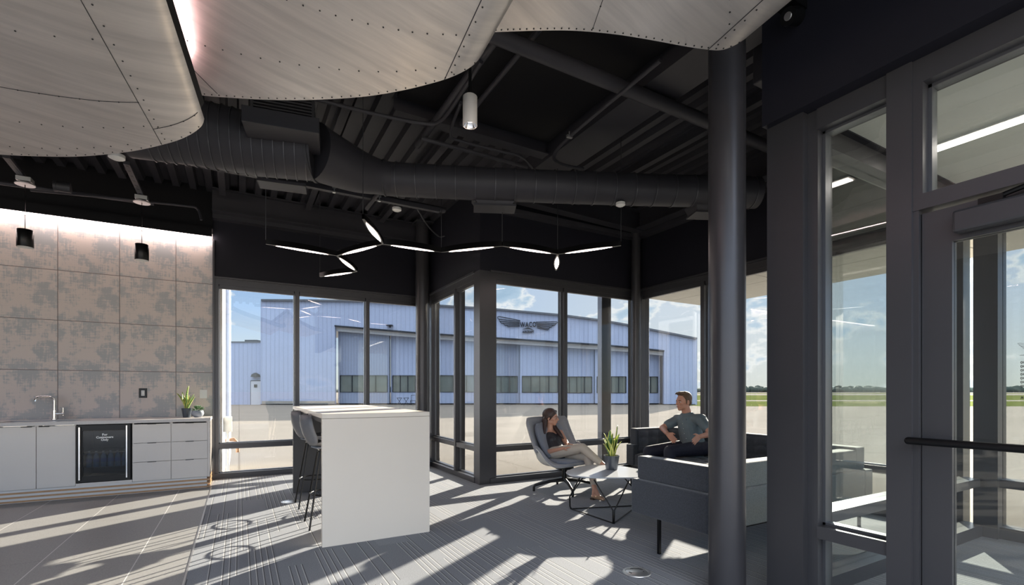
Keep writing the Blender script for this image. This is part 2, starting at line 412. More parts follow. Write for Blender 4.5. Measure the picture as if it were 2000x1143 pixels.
    def capsule(s, p0, p1, r0, r1, seg=12, flat=1, side=None):
        """tapered capsule; flat squashes across `side` normal"""
        p0 = Vector(p0); p1 = Vector(p1); d = p1-p0; L = d.length; d.normalize()
        if side is not None:
            nrm = Vector(side) - d*d.dot(Vector(side)); nrm.normalize()
        else:
            u = Vector((0, 0, 1)) if abs(d.z) < .9 else Vector((1, 0, 0)); nrm = (u-d*d.dot(u)).normalized()
        a = d.cross(nrm)
        rows = []; st = 4
        prof = [(-r0*math.cos(math.pi/2*i/st), r0*math.sin(math.pi/2*i/st)) for i in range(1, st+1)]
        prof += [(L + r1*math.sin(math.pi/2*i/st), r1*math.cos(math.pi/2*i/st)) for i in range(0, st)]
        for (h, r) in prof:
            rows.append([s.v(p0 + d*h + a*r*math.cos(2*math.pi*k/seg) + nrm*r*flat*math.sin(2*math.pi*k/seg)) for k in range(seg)])
        t = s.v(p0-d*r0); b = s.v(p1+d*r1)
        for k in range(seg):
            s.bm.faces.new([t, rows[0][(k+1) % seg], rows[0][k]]); s.bm.faces.new([b, rows[-1][k], rows[-1][(k+1) % seg]])
        for A, B in zip(rows, rows[1:]):
            for k in range(seg): s.bm.faces.new([A[k], A[(k+1) % seg], B[(k+1) % seg], B[k]])
        return s
    def build(s, name, m, parent=None, smooth=None, bevel=0, local=False, mods=None, remesh=None, recalc=True, solid=0):
        if recalc: bmesh.ops.recalc_face_normals(s.bm, faces=s.bm.faces)
        me = bpy.data.meshes.new(name); 
        off = wloc(parent) if (parent is not None and not local) else Vector((0, 0, 0))
        if parent is None and not local and len(s.bm.verts):
            # origin at the middle of the base
            xs = [v.co for v in s.bm.verts]
            off = Vector(((min(c.x for c in xs)+max(c.x for c in xs))/2, (min(c.y for c in xs)+max(c.y for c in xs))/2, min(c.z for c in xs)))
            if getattr(s, 'keep', False): off = Vector((0, 0, 0))
        bmesh.ops.translate(s.bm, verts=s.bm.verts, vec=-off)
        s.bm.to_mesh(me); s.bm.free()
        o = bpy.data.objects.new(name, me); COL.objects.link(o)
        if parent is not None: o.parent = parent
        elif not local: o.location = off
        if m is not None: me.materials.append(m)
        if smooth is not None:
            for p in me.polygons: p.use_smooth = True
            if smooth < 180: me.set_sharp_from_angle(angle=math.radians(smooth))
        if solid:
            md = o.modifiers.new('thickness', 'SOLIDIFY'); md.thickness = solid; md.offset = 0
        if bevel:
            md = o.modifiers.new('bevel', 'BEVEL'); md.width = bevel; md.segments = 2; md.limit_method = 'ANGLE'
        if remesh:
            md = o.modifiers.new('remesh', 'REMESH'); md.mode = 'VOXEL'; md.voxel_size = remesh; md.use_smooth_shade = True
            md = o.modifiers.new('smooth', 'SMOOTH'); md.iterations = 4; md.factor = .5
        return o
def bx(lo, hi): return MB().box(lo, hi)
def tag(o, label=None, cat=None, group=None, kind=None):
    if label: o['label'] = label
    if cat: o['category'] = cat
    if group: o['group'] = group
    if kind: o['kind'] = kind
    return o
def thing(name, label, cat, loc=(0, 0, 0), rz=0, group=None):
    o = bpy.data.objects.new(name, None); COL.objects.link(o); o.empty_display_size = .1
    o.location = loc; o.rotation_euler = (0, 0, rz); return tag(o, label, cat, group)
def struct(o, label=None, cat=None):
    o['kind'] = 'structure'; return tag(o, label, cat)
def snode(name, loc=(0, 0, 0), label=None):
    o = bpy.data.objects.new(name, None); COL.objects.link(o); o.location = loc; o.empty_display_size = .1
    o['kind'] = 'structure'
    if label: o['label'] = label
    return o
def dup(root, loc, rz=0, label=None, group=None, scale=None):
    r = root.copy(); COL.objects.link(r); r.location = loc; r.rotation_euler = (0, 0, rz)
    if label: r['label'] = label
    if group: r['group'] = group
    if scale: r.scale = scale
    for ch in list(root.children):
        c = ch.copy(); COL.objects.link(c); c.parent = r
        for g in ch.children:
            e = g.copy(); COL.objects.link(e); e.parent = c
    return r
def arc(c, r, a0, a1, n, ax=0, ay=1):
    out = []
    for i in range(n+1):
        a = a0+(a1-a0)*i/n; p = Vector(c); p[ax] += r*math.cos(a); p[ay] += r*math.sin(a); out.append(p)
    return out
def text_mesh(body, size, extrude=.001, align='CENTER', bold=0, spacing=1.0):
    cu = bpy.data.curves.new('lettering', 'FONT'); cu.body = body; cu.size = size; cu.extrude = extrude
    cu.align_x = align; cu.offset = bold; cu.space_character = spacing; cu.resolution_u = 3
    ob = bpy.data.objects.new('lettering', cu); COL.objects.link(ob)
    bpy.context.view_layer.update()
    me = bpy.data.meshes.new_from_object(ob.evaluated_get(bpy.context.evaluated_depsgraph_get()))
    bpy.data.objects.remove(ob); return me
def lettering(body, size, m, M, parent, name='lettering', **kw):
    me = text_mesh(body, size, **kw); me.transform(M); me.materials.append(m)
    o = bpy.data.objects.new(name, me); COL.objects.link(o); o.parent = parent; return o
# ================================================================== SETTING
m = MB(); m.keep = True; m.box((-.32, -5, -.12), (3.0, 8.3, 0)); m.box((3.0, -5, -.12), (5.75, 6.0, 0)); floor = struct(m.build('floor', CARPET))
m = MB(); m.keep = True; m.box((-7.2, -5, -.12), (-.32, 8.3, 0)); struct(m.build('floor', FTILE))
m = MB(); m.keep = True; m.box((-.326, -5, .0002), (-.314, 7.52, .003)); struct(m.build('trim_1', ALUC))
m = MB(); m.keep = True; m.box((-900, -900, -.30), (900, 900, -.13)); struct(m.build('ground', APRON))
# ceiling deck, ribs along Y
m = MB(); m.keep = True
prof = []; x = -7.2
while x < 5.9:
    prof += [(x, 4.12), (x+.08, 4.12), (x+.10, 4.19), (x+.18, 4.19)]; x += .20
P = [[(px_, y_, z_) for (px_, z_) in prof] for y_ in (-1.5, 8.4)]
m.grid(P); struct(m.build('ceiling', DUCT))
m = MB(); m.keep = True; m.box((-7.3, -1.5, 4.22), (6, 8.5, 4.5)); struct(m.build('ceiling', BLK))
# walls over the glazing, kitchen wall, far left wall
def wall(name, lo, hi, m_): mm = MB(); mm.keep = True; mm.box(lo, hi); return struct(mm.build(name, m_))
wall('wall_kitchen', (-7.2, 8.2, 0), (-.33, 8.42, 3.455), TILEW)
wall('wall_kitchen', (-7.2, 8.14, 3.60), (-.33, 8.42, 4.5), BLK)
wall('wall_north', (-.33, 8.2, 2.92), (2.85, 8.42, 4.5), BLKW)
wall('wall_return', (2.85, 5.93, 2.92), (3.07, 8.42, 4.5), BLKW)
wall('wall_bay', (3.07, 5.93, 2.92), (5.92, 6.15, 4.5), BLKW)
wall('wall_east', (5.7, 1.8, 2.92), (5.92, 5.93, 4.5), BLKW)
wall('wall_vestibule', (2.75, -5, 2.865), (2.95, 1.80, 4.5), BLKW)
wall('wall_vestibule', (2.95, 1.62, 2.92), (5.92, 1.80, 4.5), BLKW)
wall('wall_left', (-7.4, 1.5, 0), (-7.2, 8.42, 4.5), mat('grey_side_wall', (.12, .12, .125), .7))
wall('ceiling_vestibule', (2.95, -5, 2.93), (5.75, 1.62, 3.05), VCEIL)
wall('trim_2', (-.33, 8.06, 3.74), (2.85, 8.2, 3.80), DUCT)
wall('trim_3', (3.0, 5.80, 3.74), (5.7, 5.93, 3.80), DUCT)
wall('trim_4', (5.56, 1.8, 3.74), (5.7, 5.93, 3.80), DUCT)
# metal edge of the kitchen wall
wall('trim_5', (-.333, 8.17, 0), (-.31, 8.2, 3.46), FRAMEI)

def curtain(name, label, axis, f, a0, a1, mull, top=2.92, sgn=1, mat_=FRAME, g=GLASS, rail=.47, posts=(.05, .05), skip=()):
    """glazing along one axis: inner face at f, frame goes outward by sgn"""
    def B(a, b, d0, d1, z0, z1):
        lo, hi = sorted((f+sgn*d0, f+sgn*d1))
        if axis == 'x': return bx((a, lo, z0), (b, hi, z1))
        return bx((lo, a, z0), (hi, b, z1))
    def B2(mb, a, b, d0, d1, z0, z1):
        lo, hi = sorted((f+sgn*d0, f+sgn*d1))
        if axis == 'x': mb.box((a, lo, z0), (b, hi, z1))
        else: mb.box((lo, a, z0), (hi, b, z1))
    c = ((a0+a1)/2, f, 0) if axis == 'x' else (f, (a0+a1)/2, 0)
    root = snode(name, c, label)
    fr = MB(); B2(fr, a0, a1, -.02, .15, 0, .075); B2(fr, a0, a1, .0, .15, top-.10, top); B2(fr, a0, a1, -.03, .02, top-.012, top+.012)
    B2(fr, a0, a0+posts[0], 0, .15, .075, top-.10); B2(fr, a1-posts[1], a1, 0, .15, .075, top-.10)
    fr.build('frame', mat_, root)
    bd = MB()
    edges = [a0+posts[0]] + list(mull) + [a1-posts[1]]
    for q in mull: B(q-.03, q+.03, -.01, .15, .075, top-.10).build('mullion', mat_, root)
    for i in range(len(edges)-1):
        l = edges[i]+(.03 if i else 0); r = edges[i+1]-(.03 if i < len(edges)-2 else 0)
        B(l, r, 0, .15, rail-.035, rail+.035).build('rail', mat_, root)
        for (z0, z1) in ((.075, rail-.035), (rail+.035, top-.10)):
            B(l, r, .07, .085, z0, z1).build('glass_pane', g, root)
            for (p, q_, s0, s1) in ((l, l+.014, z0, z1), (r-.014, r, z0, z1), (l, r, z0, z0+.014), (l, r, z1-.014, z1)):
                B2(bd, p, q_, .055, .10, s0, s1)
        # roller blind cassette under the head
        B(l+.01, r-.01, .01, .06, top-.155, top-.10).build('blind_cassette', mat_, root)
    bd.build('glazing_bead', FRAMEX, root)
    return root
curtain('window_1', 'three tall panes beside the tiled kitchen wall', 'x', 8.2, -.31, 2.85, [.784, 1.866])
curtain('window_2', 'short return glazing beside the round column', 'y', 2.85, 6.08, 8.2, [6.80], posts=(.05, .36))
curtain('window_3', 'two bay panes behind the woman', 'x', 5.93, 3.0, 5.72, [4.27], posts=(.10, .06))
struct(bx((2.84, 5.92, 0), (3.02, 6.10, 2.92)).build('trim_6', FRAME))
curtain('window_4', 'side glazing behind the man and sofas', 'y', 5.7, 1.8, 5.93, [3.4, 4.62], posts=(.06, .06))
struct(bx((5.69, 5.80, 0), (5.86, 5.94, 2.92)).build('trim_7', FRAME))
# vestibule: sidelite and door in the plane X = 2.85
v = snode('window_5', (2.9, 1.35, 0), 'narrow sidelite beside the entrance door')
bx((2.80, 1.585, 0), (3.08, 1.80, 2.865)).build('corner_post', FRAME, v)
bx((2.85, 1.53, 0), (3.0, 1.585, 2.865)).build('stile', FRAMEI, v)
bx((2.83, 1.085, 0), (3.0, 1.19, 2.865)).build('mullion', FRAMEI, v)
bx((2.84, 1.19, .44), (3.0, 1.53, .51)).build('rail', FRAMEI, v)
bx((2.84, 1.19, 0), (3.0, 1.53, .10)).build('sill', FRAMEI, v)
bx((2.84, 1.19, 2.75), (3.0, 1.53, 2.865)).build('head', FRAMEI, v)
bd = MB()
for (z0, z1) in ((.10, .44), (.51, 2.75)):
    bx((2.92, 1.19, z0), (2.935, 1.53, z1)).build('glass_pane', GLASSV, v)
    for (p, q_, s0, s1) in ((1.19, 1.20, z0, z1), (1.515, 1.53, z0, z1), (1.19, 1.53, z0, z0+.014), (1.19, 1.53, z1-.014, z1)): bd.box((2.90, p, s0), (2.955, q_, s1))
bd.build('glazing_bead', FRAMEX, v)
v = snode('window_6', (2.9, .5, 2.2), 'transom glass over the entrance door')
bx((2.84, -1.0, 2.14), (3.0, 1.085, 2.215)).build('transom_bar', FRAMEI, v)
bx((2.84, -1.0, 2.75), (3.0, 1.085, 2.865)).build('head', FRAMEI, v)
bx((2.84, 1.045, 2.215), (3.0, 1.085, 2.75)).build('stile', FRAMEI, v)
bx((2.92, -1.0, 2.215), (2.935, 1.045, 2.75)).build('glass_pane', GLASSV, v)
bd = MB()
for (p, q_, s0, s1) in ((1.03, 1.045, 2.215, 2.75), (-1, 1.045, 2.215, 2.23), (-1, 1.045, 2.735, 2.75)): bd.box((2.90, p, s0), (2.955, q_, s1))
bd.build('glazing_bead', FRAMEX, v)
d1 = snode('door_1', (2.9, .5, 0), 'dark framed glass entrance door with long push bar')
bx((2.845, 1.062, 0), (3.0, 1.085, 2.14)).build('jamb', FRAMEI, d1)
bx((2.87, .945, .02), (2.92, 1.058, 2.125)).build('stile', FRAMEI, d1)
bx((2.87, .03, 1.965), (2.92, .945, 2.125)).build('top_rail', FRAMEI, d1)
bx((2.87, .03, .02), (2.92, .945, .27)).build('bottom_rail', FRAMEI, d1)
bx((2.87, -.08, .02), (2.92, .03, 2.125)).build('stile', FRAMEI, d1)
bx((2.888, .03, .27), (2.902, .945, 1.965)).build('glass_pane', GLASSV, d1)
pb = MB(); pb.cyl((2.775, 1.075, 1.035), (2.775, -.05, 1.035), .0175, 16); pb.cyl((2.775, 1.03, 1.035), (2.87, 1.03, 1.035), .012, 10); pb.ball((2.775, 1.075, 1.035), .0175, 12, 8)
pb.build('push_bar', BLKM, d1, smooth=40)
cl = MB(); cl.box((2.80, .30, 1.985), (2.868, .925, 2.085)); cb = cl.build('door_closer', FRAME, d1, bevel=.012)
cl = MB(); cl.tube([(2.83, .8, 2.10), (2.83, .55, 2.15), (2.84, .35, 2.16)], .011, 8); cl.box((2.815, .76, 2.085), (2.85, .84, 2.112)); cl.build('closer_arm', BLKM, d1)
# vestibule side wall (plane Y = 1.8), outer wall (X = 5.7)
v = snode('window_7', (4.3, 1.7, 0), 'glazed side wall of the vestibule')
fr = MB(); fr.box((3.08, 1.66, 0), (5.7, 1.80, .10)); fr.box((3.08, 1.66, 2.80), (5.7, 1.80, 2.92)); fr.build('frame', FRAMEI, v)
for (a, b) in ((3.08, 4.36), (4.42, 5.62)):
    bx((a, 1.66, .44), (b, 1.80, .51)).build('rail', FRAMEX, v)
    for (z0, z1) in ((.10, .44), (.51, 2.80)): bx((a, 1.725, z0), (b, 1.74, z1)).build('glass_pane', GLASSV, v)
bx((4.36, 1.66, .1), (4.42, 1.80, 2.80)).build('mullion', FRAMEI, v)
v = snode('window_8', (5.77, 0, 0), 'outer glazing of the vestibule')
bx((5.66, 1.56, 0), (5.86, 1.72, 2.93)).build('corner_post', FRAMEI, v)
fr = MB(); fr.box((5.7, -4, 0), (5.85, 1.56, .10)); fr.box((5.7, -4, 2.80), (5.85, 1.56, 2.93)); fr.build('frame', FRAMEI, v)
for y in (.55, -.55, -1.7): bx((5.7, y-.03, .1), (5.85, y+.03, 2.80)).build('mullion', FRAMEI, v)
bx((5.7, .58, .44), (5.85, 1.56, .51)).build('rail', FRAMEI, v)
for (a, b) in ((.58, 1.56), (-.52, .52), (-1.67, -.58)):
    bx((5.77, a, .10), (5.785, b, 2.80)).build('glass_pane', GLASS, v)
# opening hours on the outer glass, to be read from outside
def decal_M(y, z): return Matrix.Translation((5.792, y, z)) @ Matrix.Rotation(math.pi/2, 4, 'Z') @ Matrix.Rotation(math.pi/2, 4, 'X')
hr = thing('opening_hours_lettering', 'small black opening hours lettering on the outer door glass', 'lettering', (5.79, 1.25, 1.2))
rowz = 1.505
dm = MB()
def on_glass(py_, pz_): return (5.792, py_, pz_)
for k, tx in enumerate(['8:00 - 8:00']*6 + ['8:00 - 2:00']):
    lettering(tx, .030, DECAL, Matrix.Translation((.002, 0, rowz-k*.0335-1.2)) @ Matrix.Translation((0, 1.455-1.25, 0)) @ Matrix.Rotation(math.pi/2, 4, 'Z') @ Matrix.Rotation(math.pi/2, 4, 'X'), hr, align='RIGHT', bold=.0006, spacing=1.15)
lettering('FLOOR', .030, DECAL, Matrix.Translation((.002, 1.455-1.25, 1.205-1.2)) @ Matrix.Rotation(math.pi/2, 4, 'Z') @ Matrix.Rotation(math.pi/2, 4, 'X'), hr, align='RIGHT', bold=.0006, spacing=1.15)
ln = MB(); ln.box((5.791, 1.15, 1.575), (5.793, 1.46, 1.578)); ln.build('rule', DECAL, hr); ln = MB(); ln.box((5.791, 1.15, 1.262), (5.793, 1.46, 1.265)); ln.build('rule', DECAL, hr)
def wing(mb, P3, tipx, rootx, ztop, zbot, rt, n=6, r=.004):
    """stylised wing: n feather lines from a root to stepped tips. P3(x,z)->point"""
    for k in range(n):
        f = k/(n-1)
        zr = rt[0]+(rt[1]-rt[0])*f; tx = tipx+(rootx-tipx)*.40*f**1.1; tz = ztop+(zbot-ztop)*f
        mb.tube([P3(rootx, zr), P3(tx, tz)], r, 6)
        if k < n-1:
            f2 = (k+1)/(n-1); tz2 = ztop+(zbot-ztop)*f2; tx2 = tipx+(rootx-tipx)*.40*f2**1.1
            sx = (tx2-tx)
            mb.tube([P3(tx, tz), P3(tx-sx*.05, tz+(tz2-tz)*.5), P3(tx2, tz2)], r, 6)
wg = MB(); wing(wg, on_glass, 1.47, 1.33, 1.68, 1.615, (1.66, 1.61), r=.0012); wg.build('wing_emblem', DECAL, hr); wg = MB(); wing(wg, on_glass, 1.03, 1.17, 1.68, 1.615, (1.66, 1.61), r=.0012); wg.build('wing_emblem', DECAL, hr)
# linear light in the vestibule ceiling
lv = thing('recessed_linear_light', 'long recessed white light strip in the vestibule ceiling', 'light', (4.12, .2, 2.93))
bx((4.06, -2.2, 2.915), (4.18, 1.5, 2.93)).build('housing', WHITEP, lv); bx((4.08, -2.18, 2.908), (4.16, 1.48, 2.915)).build('diffuser', LEDV, lv)
# fascia closure under roof of vestibule
# ------------------------------------------------------------------ outside: canopy soffit and post, annex wall
sf = snode('canopy', (6.9, 0, 2.95), 'pale panelled canopy soffit outside')
bx((5.93, -6, 3.0), (8.02, 6.42, 3.35)).build('canopy_deck', SOFFIT, sf)
pn = MB()
for i in range(2):
    for j in range(6): pn.box((5.94+i*1.05, -6+j*2.07+.006, 2.95), (5.94+(i+1)*1.05-.012, -6+(j+1)*2.07-.006, 3.0))
pn.build('soffit_panel', SOFFIT, sf)
bx((5.93, -6, 3.0), (8.0, 6.40, 3.004)).build('shadow_gap', DARKI, sf)
bx((3.07, 6.15, 2.95), (5.93, 6.42, 3.35)).build('canopy_return', SOFFIT, sf)
pc = MB(); pc.box((5.27, 6.28, -.13), (5.47, 6.40, 2.95)); tag(pc.build('canopy_post', FRAMEX, None, bevel=.01), 'square grey steel post outside, seen through the pane right of the woman', 'post')
an = thing('annex_building', 'white ribbed side wall of the same building just outside the left window', 'building', (-1.6, 10, -.13))
bx((-3, 8.45, -.13), (-.22, 10.6, 4.2)).build('wall', ANNEX, an)
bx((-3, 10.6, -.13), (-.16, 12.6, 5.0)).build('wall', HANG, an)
mb = MB(); mb.box((-.22, 8.95, .62), (-.10, 9.12, .86)); mb.tube([(-.16, 9.03, .62), (-.16, 9.03, -.1)], .02, 8)
tag(mb.build('electrical_box', WHITEP, None), 'small white electrical box on the outside wall left of the first window', 'electrical box')
mb = MB(); mb.tube([(-.2, 9.3, .45), (-.08, 9.3, .47), (-.02, 9.3, .40), (-.02, 9.3, .25)], .03, 10)
tag(mb.build('drain_spout', mat('copper_spout', (.35, .2, .12), .5), None, smooth=60), 'curved brown spout low on the white outside wall', 'spout')

# ------------------------------------------------------------------ hangar (local frame faces the camera side of the apron)
D = 50.0
def HX(px): return (px-1000)/F*D
def HZ(py): return CH+(HY-py)/F*D
hl = C2W(0, D, -.13)
hg = thing('hangar', 'large pale ribbed aircraft hangar across the apron with sliding doors and winged logo', 'building', hl, -YAW)
GZ = .13
def LP(px, py, y=0): return Vector((HX(px), y, HZ(py)+GZ))
roof = [(512, 588), (600, 588.3), (715, 590), (818, 596), (960, 605), (1096, 617), (1172, 627), (1224, 636), (1259, 643), (1300, 651), (1360, 663)]
BOT = 789.5
# front wall with a real recess for the doors
op_l, op_r = 654, 1297
optop = [(654, 636), (818, 650), (960, 659), (1096, 668), (1172, 673), (1230, 678), (1297, 685)]
def interp(L, x):
    for (a, b), (c, d_) in zip(L, L[1:]):
        if a <= x <= c: return b+(d_-b)*(x-a)/(c-a)
    return L[0][1] if x < L[0][0] else L[-1][1]
def slab(mb, pts, y0, y1):
    a = [mb.v(Vector((p.x, y0, p.z))) for p in pts]; b = [mb.v(Vector((p.x, y1, p.z))) for p in pts]
    mb.bm.faces.new(a); mb.bm.faces.new(b[::-1])
    for i in range(len(pts)):
        j = (i+1) % len(pts); mb.bm.faces.new([a[i], b[i], b[j], a[j]])
w = MB()
slab(w, [LP(512, BOT), LP(654, BOT), LP(654, 636)] + [LP(x, y) for x, y in roof if 600 < x < 654][::-1] + [LP(654, interp(roof, 654)), LP(600, 588.3), LP(512, 588)], 0, .4)
xs = sorted(set([654, 1297]+[x for x, _ in roof if 654 < x < 1297]+[x for x, _ in optop if 654 < x < 1297]))
for a, b in zip(xs, xs[1:]): slab(w, [LP(a, interp(optop, a)), LP(b, interp(optop, b)), LP(b, interp(roof, b)), LP(a, interp(roof, a))], 0, .4)
slab(w, [LP(1297, BOT), LP(1360, BOT), LP(1360, 663), LP(1300, 651), LP(1297, interp(roof, 1297))], 0, .4)
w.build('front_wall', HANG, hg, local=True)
# left flank going back, roof
w = MB()
for i in range(1):
    a = LP(512, BOT); b = LP(512, 588)
    P0 = Vector((a.x-.05, 0, a.z)); P1 = Vector((a.x-9, 34, a.z)); 
    q = [P0, P1, Vector((P1.x, P1.y, b.z)), Vector((P0.x, 0, b.z))]
    w.face(q)
w.build('side_wall', HANG, hg, local=True, solid=.2); w = MB()
q2 = [Vector((LP(1360, 0).x, 0, 0)), Vector((LP(1360, 0).x-9, 34, 0)), Vector((LP(1360, 0).x-9, 34, LP(1360, 663).z)), Vector((LP(1360, 0).x, 0, LP(1360, 663).z))]
w.face(q2)
w.build('side_wall', HANG, hg, local=True, solid=.2)
w = MB(); R0 = [LP(x, y) for x, y in roof]
w.grid([[p+Vector((0, -.25, .06)) for p in R0], [p+Vector((-9, 34, .06)) for p in R0]]); w.build('roof', FRAMEX, hg, local=True, solid=.18)
# header beam with a light sill along the opening, plinth
w = MB()
for (a, ya), (b, yb) in zip(optop, optop[1:]): slab(w, [LP(a, ya+10), LP(b, yb+9), LP(b, yb+2), LP(a, ya+2)], .35, .9)
w.build('door_track_cover', mat('light_grey_trim', (.5, .52, .56), .5), hg, local=True)
w = MB()
for (a, ya), (b, yb) in zip(optop, optop[1:]): slab(w, [LP(a, ya+2), LP(b, yb+2), LP(b, yb-.6), LP(a, ya-.6)], -.12, .45)
w.build('opening_trim', LOGO, hg, local=True)
# sliding door leaves
DZG = glass('hangar_window_glass', (.4, .45, .5), 3)
leaves = [(654, 757), (757, 826), (826, 941), (941, 1016), (1016, 1096), (1096, 1165), (1165, 1232), (1232, 1297)]
for i, (a, b) in enumerate(leaves):
    yy = .95+(i % 2)*.35
    dl = MB()
    top = [LP(a, interp(optop, a)+6, 0), LP(b, interp(optop, b)+6, 0)]
    wt, wb = 733+1.2*(i > 2)+1*(i > 4), 766+1*(i > 2)+.8*(i > 4)
    a2, b2 = a+4, b-5
    slab(dl, [LP(a, BOT-1), LP(b, BOT-1), LP(b, wb), LP(a, wb)], yy, yy+.2)
    slab(dl, [LP(a, wt), LP(b, wt), top[1], top[0]], yy, yy+.2)
    slab(dl, [LP(a, wb), LP(a2, wb), LP(a2, wt), LP(a, wt)], yy, yy+.2)
    slab(dl, [LP(b2, wb), LP(b, wb), LP(b, wt), LP(b2, wt)], yy, yy+.2)
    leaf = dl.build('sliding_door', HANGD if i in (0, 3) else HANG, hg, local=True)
    gl = MB(); slab(gl, [LP(a2, wb), LP(b2, wb), LP(b2, wt), LP(a2, wt)], yy+.08, yy+.14); gl.build('ribbon_window', mat('dark_hangar_glazing', (.10, .13, .13), .12, spec=1.0, var=(.8, .5)), leaf, local=True)
    mn = MB(); n = 4
    for k in range(n+1):
        x = a2+(b2-a2)*k/n; slab(mn, [LP(x-.45, wb), LP(x+.45, wb), LP(x+.45, wt), LP(x-.45, wt)], yy-.06, yy+.1)
    for z_ in (wt, wb): slab(mn, [LP(a2, z_+.4), LP(b2, z_+.4), LP(b2, z_-.4), LP(a2, z_-.4)], yy-.06, yy+.1)
    mn.build('glazing_bars', LOGO, leaf, local=True)
    st = MB(); slab(st, [LP(b-.5, BOT-1), LP(b+.4, BOT-1), LP(b+.4, interp(optop, b)+6), LP(b-.5, interp(optop, b)+6)], yy-.1, yy+.1); st.build('door_edge', LOGO, leaf, local=True)
w = MB(); slab(w, [LP(1064, BOT-.5), LP(1078, BOT-.5), LP(1078, 754), LP(1064, 754)], 1.1, 1.35); w.build('personnel_door', mat('blue_grey_door', (.3, .34, .42), .5), hg, local=True)
w = MB(); slab(w, [LP(512, 789), LP(654, 789), LP(654, 783.5), LP(512, 783.5)], -.08, .05); w.build('plinth', mat('concrete_plinth', (.3, .29, .27), .8), hg, local=True)
w = MB(); slab(w, [LP(756, 637), LP(768, 637), LP(768, 635.5), LP(756, 635.5)], -.5, 0); w.ball(LP(763, 639)+Vector((0, -.3, 0)), .12, 8, 6); w.build('flood_light', LOGO, hg, local=True)
# logo
def zo(x, y): return (940+x*.2012, 590+y*.2012)
lg = MB()
def T3(pts, r=.042): lg.tube([LP(*zo(x, y), y=-.12) for x, y in pts], r, 6)
L = [[(375,181),(172,142),(158,148),(160,160),(172,170),(374,190)], [(172,170),(180,190),(373,202)], [(180,190),(196,208),(373,213)], [(196,208),(218,211),(226,226),(372,224)], [(226,226),(250,228),(256,242),(372,236)], [(375,181),(374,190)]]
Rr = [[(533,196),(735,194),(741,200),(722,212),(537,208)], [(722,212),(712,228),(538,218)], [(712,228),(690,232),(680,246),(539,230)], [(680,246),(662,248),(656,262),(540,240)], [(656,262),(646,272),(540,252)], [(533,196),(537,208)]]
for s_ in L: T3(s_)
lg.build('wing_emblem', LOGO, hg, local=True); lg = MB()
for s_ in Rr: T3(s_)
lg.build('wing_emblem', LOGO, hg, local=True); lg = MB()
slab(lg, [LP(*zo(397, 268)), LP(*zo(456, 262)), LP(*zo(516, 276)), LP(*zo(456, 250))][::-1], -.16, -.08)
lg.build('chevron_emblem', LOGO, hg, local=True)
c_ = LP(*zo(456, 244)); lettering('WACO', .74, LOGO, Matrix.Translation((c_.x, -.12, c_.z)) @ Matrix.Rotation(-.02, 4, 'Y') @ Matrix.Rotation(math.pi/2, 4, 'X') @ Matrix.Diagonal((.66, 1, 1, 1)), hg, extrude=.05, bold=.012, spacing=1.12)
c_ = LP(*zo(455, 300)); lettering('AIRCRAFT', .29, LOGO, Matrix.Translation((c_.x, -.12, c_.z)) @ Matrix.Rotation(math.pi/2, 4, 'X') @ Matrix.Diagonal((.82, 1, 1, 1)), hg, extrude=.05, bold=.012, spacing=1.1)
# lower block to the left of the hangar
lb = thing('low_hangar_annex', 'low pale ribbed annex with a personnel door left of the hangar', 'building', hl, -YAW)
w = MB(); w.box((HX(440), .6, 0), (HX(511.6)-.35, 9, HZ(668)+GZ)); w.build('wall', HANG, lb, local=True)
w = MB(); w.box((HX(438), .5, HZ(668)+GZ), (HX(511.6)-.35, 9, HZ(666)+GZ)); w.build('roof_edge', FRAMEX, lb, local=True)
w = MB(); w.box((HX(484), .5, 0), (HX(506), .6, HZ(743)+GZ)); w.build('door', LOGO, lb, local=True)
w = MB(); w.box((HX(485.5), .44, 0), (HX(504.5), .52, HZ(744.5)+GZ)); dd = w.build('door_leaf', mat('pale_door', (.5, .53, .6), .5), lb, local=True)
w = MB(); w.box((HX(492), .40, HZ(757)+GZ), (HX(498), .45, HZ(751)+GZ)); w.build('vision_panel', LOGO, dd, local=True)
w = MB(); w.lathe([(.45, 0), (.38, .25), (.1, .42)], (HX(495), .4, HZ(736)+GZ), 14); w.build('wall_light', LOGO, lb, local=True)
w = MB(); w.box((HX(457), 2, HZ(666)+GZ), (HX(482), 4, HZ(660)+GZ)); w.build('rooftop_unit', LOGO, lb, local=True)
# patio set far away by the hangar
for k, (px, g_) in enumerate(((784, 0), (797, 0), (811, 1))):
    q = thing('patio_chair' if g_ else 'patio_table', '', '', hl+C2W(HX(px), 0, 0)-C2W(0, .9, 0), -YAW)
    w = MB()
    if g_:
        tag(q, 'small dark metal chair right of the round tables in front of the hangar', 'chair')
        w.box((-.3, -.3, .42), (.3, .3, .46)); w.build('seat', LOGO, q, local=True)
        w = MB(); w.tube([(-.28, .28, .44), (-.3, .34, 1.0), (.3, .34, 1.0), (.28, .28, .44)], .03, 6); w.build('backrest', LOGO, q, local=True)
        for sx in (-1, 1):
            for sy in (-1, 1): w = MB(); w.cyl((sx*.28, sy*.28, 0), (sx*.26, sy*.26, .43), .03, 6); w.build('leg', LOGO, q, local=True)
    else:
        tag(q, ('leftmost' if k == 0 else 'middle')+' small dark metal folding table standing in front of the hangar', 'table')
        w = MB(); w.cyl((0, 0, .70), (0, 0, .74), .29, 16); w.build('tabletop', LOGO, q, local=True)
        for a in (-1, 1): w = MB(); w.cyl((-.24*a, 0, 0), (.22*a, 0, .7), .025, 6); w.build('leg', LOGO, q, local=True)
